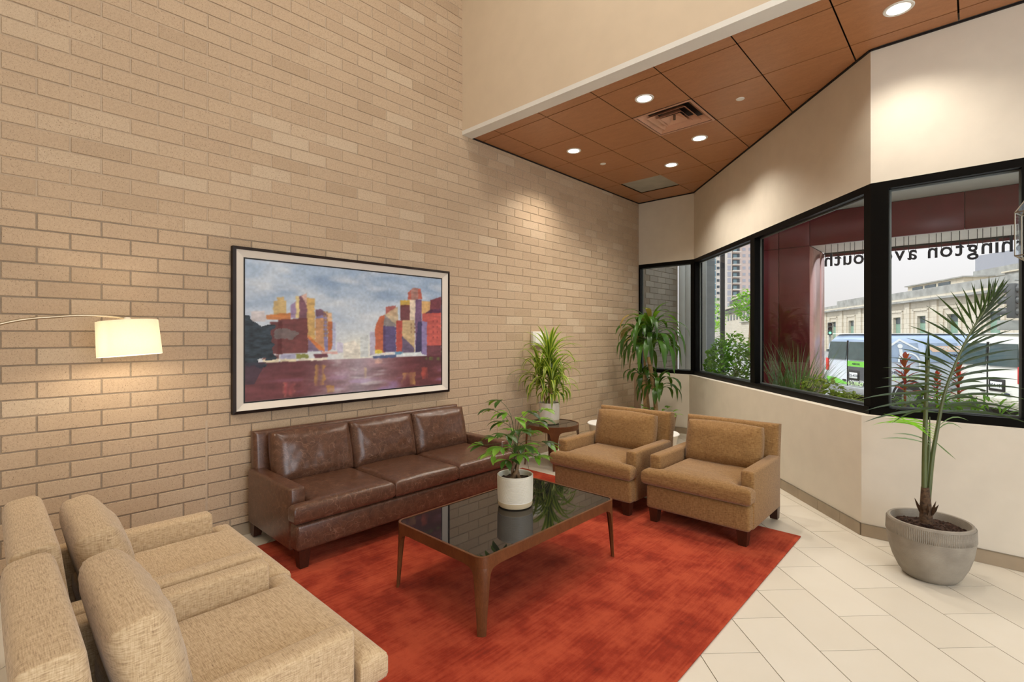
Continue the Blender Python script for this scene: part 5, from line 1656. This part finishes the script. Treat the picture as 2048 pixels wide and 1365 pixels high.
        def q4(p): A.add([(x, yv + (0.13 * max(0, z - 1.2)), z) for x, z in p], [tuple(range(len(p)))])
        q4([(0.30, 1.62), (0.75, 1.90), (0.75, 1.84), (0.36, 1.60)]); q4([(0.75, 1.90), (1.25, 1.62), (1.20, 1.60), (0.75, 1.84)])
        q4([(0.70 + 0.07 * math.cos(R(a)) + 0.05, 1.70 + 0.06 * math.sin(R(a))) for a in range(0, 360, 24)])
        q4([(0.71, 1.62), (0.80, 1.62), (0.86, 1.06), (0.76, 1.06)])
        n = 10
        for j in range(n):
            a0, a1 = R(180 * j / n), R(180 * (j + 1) / n)
            q4([(0.95 + 0.30 * math.cos(a0), 1.28 + 0.26 * math.sin(a0)), (0.95 + 0.30 * math.cos(a1), 1.28 + 0.26 * math.sin(a1)), (0.95 + 0.25 * math.cos(a1), 1.28 + 0.22 * math.sin(a1)), (0.95 + 0.25 * math.cos(a0), 1.28 + 0.22 * math.sin(a0))])
        q4([(1.20, 1.28), (1.25, 1.28), (1.25, 1.08), (1.20, 1.08)])
        A.make('house_emblem', 'plate_white', t)
        A = Acc(); A.add([(x, -0.980 + 0.13 * max(0, z - 1.2), z) for x, z in ((1.45, 1.70), (3.6, 1.70), (3.6, 1.55), (1.60, 1.55))], [(0, 1, 2, 3)]); A.make('orange_banner', 'wrap_orange', t)
        txt('CONSTRUCTION', 0.15, 1.72, 1.57, 'plate_white', 0.002); txt('REMODELING', 0.10, 2.05, 1.42, 'sign_navy')
        txt('SCHEDULE', 0.09, 0.40, 0.98, 'sign_navy'); txt('612-709-07', 0.20, 0.30, 0.80, 'wrap_lime', 0.003)
    else:
        A = Acc(); A.add([(-0.036, -0.56 + 0.085 * math.cos(R(a)), 0.70 + 0.034 * math.sin(R(a))) for a in range(0, 360, 20)], [tuple(range(18))]); A.make('oval_badge', 'sign_navy', t)
        for sd in (-1, 1): pass
    return t
van('light blue and white lettered van with house emblem, parked in the street', (-1.92, 15.96), (0.727, 0.686), True, '425-4336')
van('plain white van parked nearer, at the right of the lettered van', (0.80, 14.85), (0.82, 0.572), False, 'ASA 139')

# stone building across the street ----------------------------------------------
A0 = Vector((-1.04, 48.2, 0)); dv = Vector((-0.476, 0.879, 0)).normalized(); nv = Vector((-dv.y, dv.x, 0))   # into the building?
if nv.y < 0: nv = -nv
# the viewer stands on the side away from nv
def fb(lam, dep, z):  return A0 + dv * lam + nv * dep + Vector((0, 0, z))
vsgn = 1 if (A0 + nv).length > A0.length else -1
nv = nv * vsgn
sb = thing('stone_building', 'long low pale stone building with green-shaded windows across the street', 'building', (A0.x, A0.y, SZ))
OFF = Vector((A0.x, A0.y, SZ))
def fbox(acc, l0, l1, d0, d1, z0, z1):
    vs = [fb(l, d, z) - OFF for z in (z0, z1) for d in (d0, d1) for l in (l0, l1)]
    acc.add(vs, [(0, 2, 3, 1), (4, 5, 7, 6), (0, 1, 5, 4), (2, 6, 7, 3), (0, 4, 6, 2), (1, 3, 7, 5)])
    return acc
wins = [(0.1, 1.3), (4.25, 1.25), (8.2, 1.3), (13.2, 1.3), (18.0, 1.35), (23.0, 1.35)] + [(28 + 5 * i, 1.4) for i in range(9)]
wins_r = [(-4.2, 1.3)]
zw0, zw1, zc = 0.75, 2.98, 4.15
allw = sorted(wins + wins_r)
body = Acc()
fbox(body, -16, 78, 0.35, 14, SZ, zc)
body.make('wall', 'stone', sb)
face = Acc(); prev = -16
for l, w_ in allw:
    fbox(face, prev, l - w_ / 2, 0, 0.35, SZ, zc); prev = l + w_ / 2
    fbox(face, l - w_ / 2, l + w_ / 2, 0, 0.35, SZ, zw0); fbox(face, l - w_ / 2, l + w_ / 2, 0, 0.35, zw1, zc)
fbox(face, prev, 78, 0, 0.35, SZ, zc)
face.make('facade', 'stone', sb)
for l, w_ in allw:
    a = fbox(Acc(), l - w_ / 2, l + w_ / 2, 0.24, 0.30, zw0, zw1).make('window', 'win_green', sb)
    fbox(Acc(), l - w_ / 2 + 0.06, l + w_ / 2 - 0.06, 0.20, 0.24, zw1 - 0.55, zw1 - 0.06).make('pane', 'win_dark', a)
    fbox(Acc(), l - w_ / 2 + 0.06, l + w_ / 2 - 0.06, 0.20, 0.24, zw0 + 0.06, zw1 - 0.62).make('pane', 'win_green', a)
    fr = Acc(); fbox(fr, l - 1.15, l - 1.0, -0.08, 0, SZ, 3.55); fbox(fr, l + 1.0, l + 1.15, -0.08, 0, SZ, 3.55); fbox(fr, l - 1.15, l + 1.15, -0.08, 0, 3.4, 3.55)
    fr.make('window_surround', 'stone', sb)
for l0, l1, d in ((-1.2 + 2.2, 2.6, 0.25),):
    pass
for l in (2.2, 6.2, 10.7, 15.6, 20.5, 25.5):
    fbox(Acc(), l - 0.35, l + 0.35, -0.12, 0, SZ, zc).make('pilaster', 'stone', sb)
fbox(Acc(), -16, 78, -0.45, 0.4, zc, zc + 0.16).make('cornice', 'stone_dark', sb)
fbox(Acc(), -16, 78, -0.25, 0.4, zc + 0.16, zc + 0.36).make('cornice', 'stone', sb)
fbox(Acc(), -16, 12.5, 0.0, 0.5, zc + 0.36, zc + 1.0).make('parapet', 'stone_dark', sb)
fbox(Acc(), 12.5, 22, 0.0, 0.5, zc + 0.36, zc + 1.15).make('parapet', 'stone_dark', sb)
fbox(Acc(), 22, 78, 0.0, 0.5, zc + 0.36, zc + 0.7).make('parapet', 'stone_dark', sb)
fbox(Acc(), -16, -1.0, 2.5, 12, zc + 0.9, zc + 1.6).make('upper_block', 'stone_dark', sb)
fbox(Acc(), -16, -0.8, 2.4, 12.1, zc + 1.6, zc + 1.7).make('upper_cornice', 'stone', sb)
ro = fbox(Acc(), 4.5, 13, 3.0, 8, zc + 1.0, zc + 1.9).make('roof_room', 'stone', sb)
for q in range(3): fbox(Acc(), 6.2 + 2.1 * q, 7.9 + 2.1 * q, 2.95, 3.0, zc + 1.1, zc + 1.75).make('pane', 'win_dark', ro)
fbox(Acc(), 4.3, 13.2, 2.8, 8.2, zc + 1.9, zc + 2.0).make('roof_room', 'stone_dark', sb)
fbox(Acc(), 2.0, 7.0, 5.0, 8, zc + 1.9, zc + 2.6).make('roof_plant', 'stone_dark', sb)
# taller grey-roofed block farther down the street
tb_ = thing('banded_roof_building', 'distant building with dark banded stepped roofs seen above the shrub', 'building', (A0.x, A0.y, SZ))
fbox(Acc(), 72, 124, 3.5, 9.5, SZ, 7.6).make('wall', 'stone', tb_)
for q, (z0, z1, d, m_) in enumerate(((7.6, 9.0, 6.6, 'roof_dark'), (9.0, 9.5, 6.2, 'stone'), (9.5, 11.2, 6.9, 'roof_dark'), (11.2, 11.6, 6.5, 'stone'))):
    fbox(Acc(), 72 + q * 0.5, 124 - q * 5, d - 3.5, 9, z0, z1).make('roof_band', m_, tb_)
for q in range(10):
    fbox(Acc(), 74 + q * 4.6, 76.2 + q * 4.6, 3.4, 3.5, 5.6, 7.2).make('window', 'win_dark', tb_)
# apartment tower ----------------------------------------------------------------
TD = 240.0; KT = TD / 990
tw = thing('apartment_tower', 'tall pale apartment tower with balconies beyond the low buildings', 'building', (fwv[0] * TD, fwv[1] * TD, 0), R(42.95))
def tx(u): return (u - 1024) * KT
def tz(v): return 1.45 + (670 - v) * KT
def tbox(u0, u1, d0, d1, v0, v1, name, mat, par=None):
    return Acc().box(tx(u0), tx(u1), d0, d1, tz(v0), tz(v1)).make(name, mat, par or tw)
tbox(1404, 1424, 1.0, 20, 700, 440, 'wing', 'tower_pink')
tbox(1420, 1462, -1.0, 20, 700, 380, 'wall', 'tower_white')
tbox(1462, 1530, 0, 20, 700, 380, 'wall', 'tower_pink')
FL = 12.45
for q in range(18):
    v0 = 655 - q * FL; v1 = v0 - FL
    tbox(1424, 1430, -1.15, -1.0, v0 - 1.5, v1 + 0.5, 'window', 'tower_glass')
    tbox(1432, 1437, -1.15, -1.0, v0 - 3.5, v1 + 4, 'window', 'tower_dark')
    tbox(1440, 1446, -1.15, -1.0, v0 - 1.5, v1 + 0.5, 'window', 'tower_glass')
    tbox(1409, 1417, 0.9, 1.0, v0 - 3, v1 + 3, 'window', 'tower_pale')
    tbox(1453, 1460, -1.15, -1.0, v0 - 1.5, v1 + 1.5, 'window', 'tower_pale')
    w_ = tbox(1464.5, 1479, -0.2, 0.02, v0 - 1, v1 + 2.2, 'balcony', 'tower_dark')
    tbox(1466, 1473, -0.3, -0.2, v0 - 2, v1 + 4, 'pane', 'tower_glass', w_)
    tbox(1464, 1479.5, -1.6, 0.0, v0 + 0.2, v0 - 1.6, 'balcony_slab', 'tower_white', w_)
    tbox(1485, 1491, -0.12, 0.0, v0 - 3.5, v1 + 3, 'window', 'tower_pale')
    tbox(1497, 1503, -0.12, 0.0, v0 - 3.5, v1 + 3, 'window', 'tower_pale')
t2 = thing('office_tower', 'grey high-rise at the right edge beyond the stone building', 'building', (*ray_pt(2045, 670, 130).xy, 0), R(42.95))
Acc().box(-1.2, 8, 0, 12, 0, 24).make('wall', 'tower_grey', t2)
for r_ in range(6):
    for c_ in range(3): Acc().box(-0.4 + c_ * 2.2, 0.4 + c_ * 2.2, -0.1, 0, 11 + r_ * 2.2, 12 + r_ * 2.2).make('window', 'tower_pale', t2)

# greenery outside ------------------------------------------------------------------
def keep_off(pts, c):     # leaves press against the glass instead of passing through it
    if c is None: return pts
    return [p - bn * min(0.0, p.dot(bn) + c) for p in pts]
def leaf_cloud(n, fn, size, rn_, wid=0.45, c=None):
    A = Acc()
    for i in range(n):
        p, outw = fn(rn_)
        az = math.atan2(outw.y, outw.x) + rn_.uniform(-.9, .9); L = size * rn_.uniform(0.7, 1.3)
        ribbon(keep_off(arc_pts(p, az, L, rn_.uniform(-0.5, 0.9), rn_.uniform(0.3, 1.2), 3), c), L * wid, None, 0.2, acc=A)
    return A
def blob(cx, cy, cz, rx, ry, rz, seed):
    def f(r_):
        while True:
            d = Vector((r_.gauss(0, 1), r_.gauss(0, 1), r_.gauss(0, 1)))
            if d.length > 0.1: break
        d.normalize(); k_ = (0.55 + 0.45 * r_.random() ** 0.5) * (1 + 0.28 * noise.noise(d * 2.2 + Vector((seed, 0, 0))))
        return Vector((cx + d.x * rx * k_, cy + d.y * ry * k_, cz + d.z * rz * k_)), d
    return f
def foliage_thing(name, lab, cat, loc, parts, mat, size, n, seed, stems=6, wid=0.45, c=None):
    t = thing(name, lab, cat, loc); r_ = random.Random(seed)
    A = Acc()
    for (cx, cy, cz, rx, ry, rz, fr_) in parts:
        B_ = leaf_cloud(int(n * fr_), blob(cx, cy, cz, rx, ry, rz, seed), size, r_, wid, c); A.add(B_.v, B_.f)
    o = A.make('foliage', mat, t); o['kind'] = 'stuff'
    S_ = Acc()
    zc_ = parts[0][2]
    for q in range(stems):
        a = q * 2.4
        S_.tube([(0.03 * math.cos(a), 0.03 * math.sin(a), 0.0), (parts[0][3] * 0.4 * math.cos(a), parts[0][4] * 0.4 * math.sin(a), zc_)], [0.008, 0.004], 5)
    S_.make('stems', 'stem_green', t)
    return t
c = ray_pt(1455, 700, 7.15)
foliage_thing('leafy_shrub', 'bright green leafy shrub right outside the narrow angled window', 'shrub', (c[0], c[1], 0.52), [(0, 0, 0.50, 0.34, 0.30, 0.36, 0.6), (-0.08, 0.05, 0.25, 0.32, 0.28, 0.28, 0.25), (0.10, -0.05, 0.76, 0.24, 0.22, 0.22, 0.15)], 'leaf_bush', 0.085, 1900, 3, c=0.23)
def grass_thing(lab, loc, n, h, spread, mat, seed, lean=0.5, name='ornamental_grass'):
    t = thing(name, lab, 'grass plant', loc); r_ = random.Random(seed); A = Acc()
    for i in range(n):
        a = r_.uniform(0, 6.28); q = r_.uniform(0, spread * 0.3)
        ribbon(keep_off(arc_pts((q * math.cos(a), q * math.sin(a), 0), a, h * r_.uniform(0.6, 1.1), 1.45 - lean * r_.random(), r_.uniform(0.2, 1.6) * lean * 2, 5), 0.20), 0.007, None, 0.1, acc=A)
    o = A.make('blades', mat, t); o['kind'] = 'stuff'
    return t
c = ray_pt(1594, 700, 5.25); grass_thing('wispy grey-green grass clump before the dark red pier', (c[0], c[1], 0.52), 260, 0.92, 0.36, 'leaf_grey', 5, 0.42)
c = ray_pt(1636, 700, 5.0); foliage_thing('trailing_plant', 'yellow-green trailing plant at the foot of the pinkish pier side', 'shrub', (c[0], c[1], 0.52), [(0, 0, 0.30, 0.24, 0.2, 0.20, 0.7), (0.02, 0, 0.12, 0.2, 0.2, 0.15, 0.3)], 'leaf_yellow', 0.065, 620, 7, 3, 0.6, c=0.16)
c = ray_pt(1690, 700, 4.75); foliage_thing('trailing_plant', 'yellow-green trailing plant at the window corner, below the lettered van', 'shrub', (c[0], c[1], 0.52), [(0, 0, 0.25, 0.17, 0.14, 0.14, 0.8), (0, 0, 0.1, 0.12, 0.12, 0.12, 0.2)], 'leaf_yellow', 0.06, 380, 8, 3, 0.6, c=0.12)
def bromeliad(lab, loc, seed, s=1.0, tone='leaf_red', flower=True):
    t = thing('bromeliad', lab, 'flowering plant', loc); r_ = random.Random(seed)
    for i in range(11):
        a = i * 2.4; link('leaf', ribbon(arc_pts((0, 0, 0), a, 0.21 * s, 0.9 - 0.05 * i, 1.2, 6), 0.035 * s, None, 0.3), 'leaf_dark' if i % 2 else 'leaf_bush', t)
    Acc().tube([(0, 0, 0), (0, 0, 0.30 * s)], 0.009, 6).make('stem', tone, t)
    for i in range(20):
        a = i * 2.4; z = (0.20 + 0.009 * i) * s
        link('bract', ribbon(arc_pts((0, 0, z), a, (0.105 - 0.003 * i) * s, 0.25 + 0.05 * i, 0.5, 4), 0.022 * s, None, 0.3), tone, t)
    return t
bromeliad('red bromeliad, tallest and leftmost of three, outside the front window', (*ray_pt(1810, 700, 3.86).xy, 0.70), 1, 1.5)
bromeliad('red bromeliad, middle one of three, outside the front window', (*ray_pt(1874, 700, 3.86).xy, 0.70), 1, 1.15)
bromeliad('red bromeliad, rightmost of three, behind the palm frond outside', (*ray_pt(1917, 700, 3.86).xy, 0.70), 1, 1.3)
foliage_thing('fern_clump', 'green ferny plants around the bromeliads outside the front window', 'shrub', (-0.13, 4.88, 0.70), [(-0.14, 0.0, 0.16, 0.22, 0.15, 0.17, 0.5), (0.16, 0.02, 0.14, 0.24, 0.15, 0.17, 0.5)], 'leaf_bush', 0.10, 520, 12, 3, 0.16)
def tree(lab, loc, h, r, seed, mat='leaf_bush', size=0.35, n=700):
    t = thing('street_tree', lab, 'tree', loc); r_ = random.Random(seed)
    A = leaf_cloud(n, blob(0, 0, h - r * 0.7, r, r, r * 1.1, seed), size, r_, 0.6)
    o = A.make('crown', mat, t); o['kind'] = 'stuff'
    Acc().tube([(0, 0, 0), (0.1, 0, h - r)], [0.14, 0.09], 8).make('trunk', 'bark', t)
p = ray_pt(1416, 640, 62); tree('street tree at the left side of the narrow angled window view', (p.x, p.y, SZ), 5.6, 2.1, 4, size=0.4)
p = ray_pt(1499, 628, 40); tree('street tree half hidden by the window mullion', (p.x, p.y, SZ), 5.2, 1.2, 6, size=0.3)

# clear glass lantern that just enters the frame at the right
pl = ray_pt(2092, 500, 2.7)
ln = thing('pendant_lantern', 'clear glass pendant lantern cut off by the right edge of the view', 'pendant lamp', (pl.x, pl.y, 1.86))
def hexa(r_, z): return [(r_ * math.cos(R(60 * q + 15)), r_ * math.sin(R(60 * q + 15)), z) for q in range(6)]
lv = [hexa(0.085, 0.0), hexa(0.125, 0.03), hexa(0.125, 0.27), hexa(0.06, 0.37)]
for a, b in zip(lv, lv[1:]):
    for q in range(6):
        A = Acc(); A.add([a[q], a[(q + 1) % 6], b[(q + 1) % 6], b[q]], [(0, 1, 2, 3)]); A.make('glass_pane', 'glass', ln)
A = Acc()
for a in lv:
    for q in range(6): A.tube([a[q], a[(q + 1) % 6]], 0.0035, 6)
for a, b in zip(lv, lv[1:]):
    for q in range(6): A.tube([a[q], b[q]], 0.0035, 6)
A.make('frame', 'steel', ln)
Acc().lathe([(0, 0.37), (0.062, 0.37), (0.05, 0.39), (0.008, 0.40), (0.006, 1.66), (0.05, 1.668), (0.05, 1.67), (0, 1.67)], 20).make('rod', 'steel', ln, True)
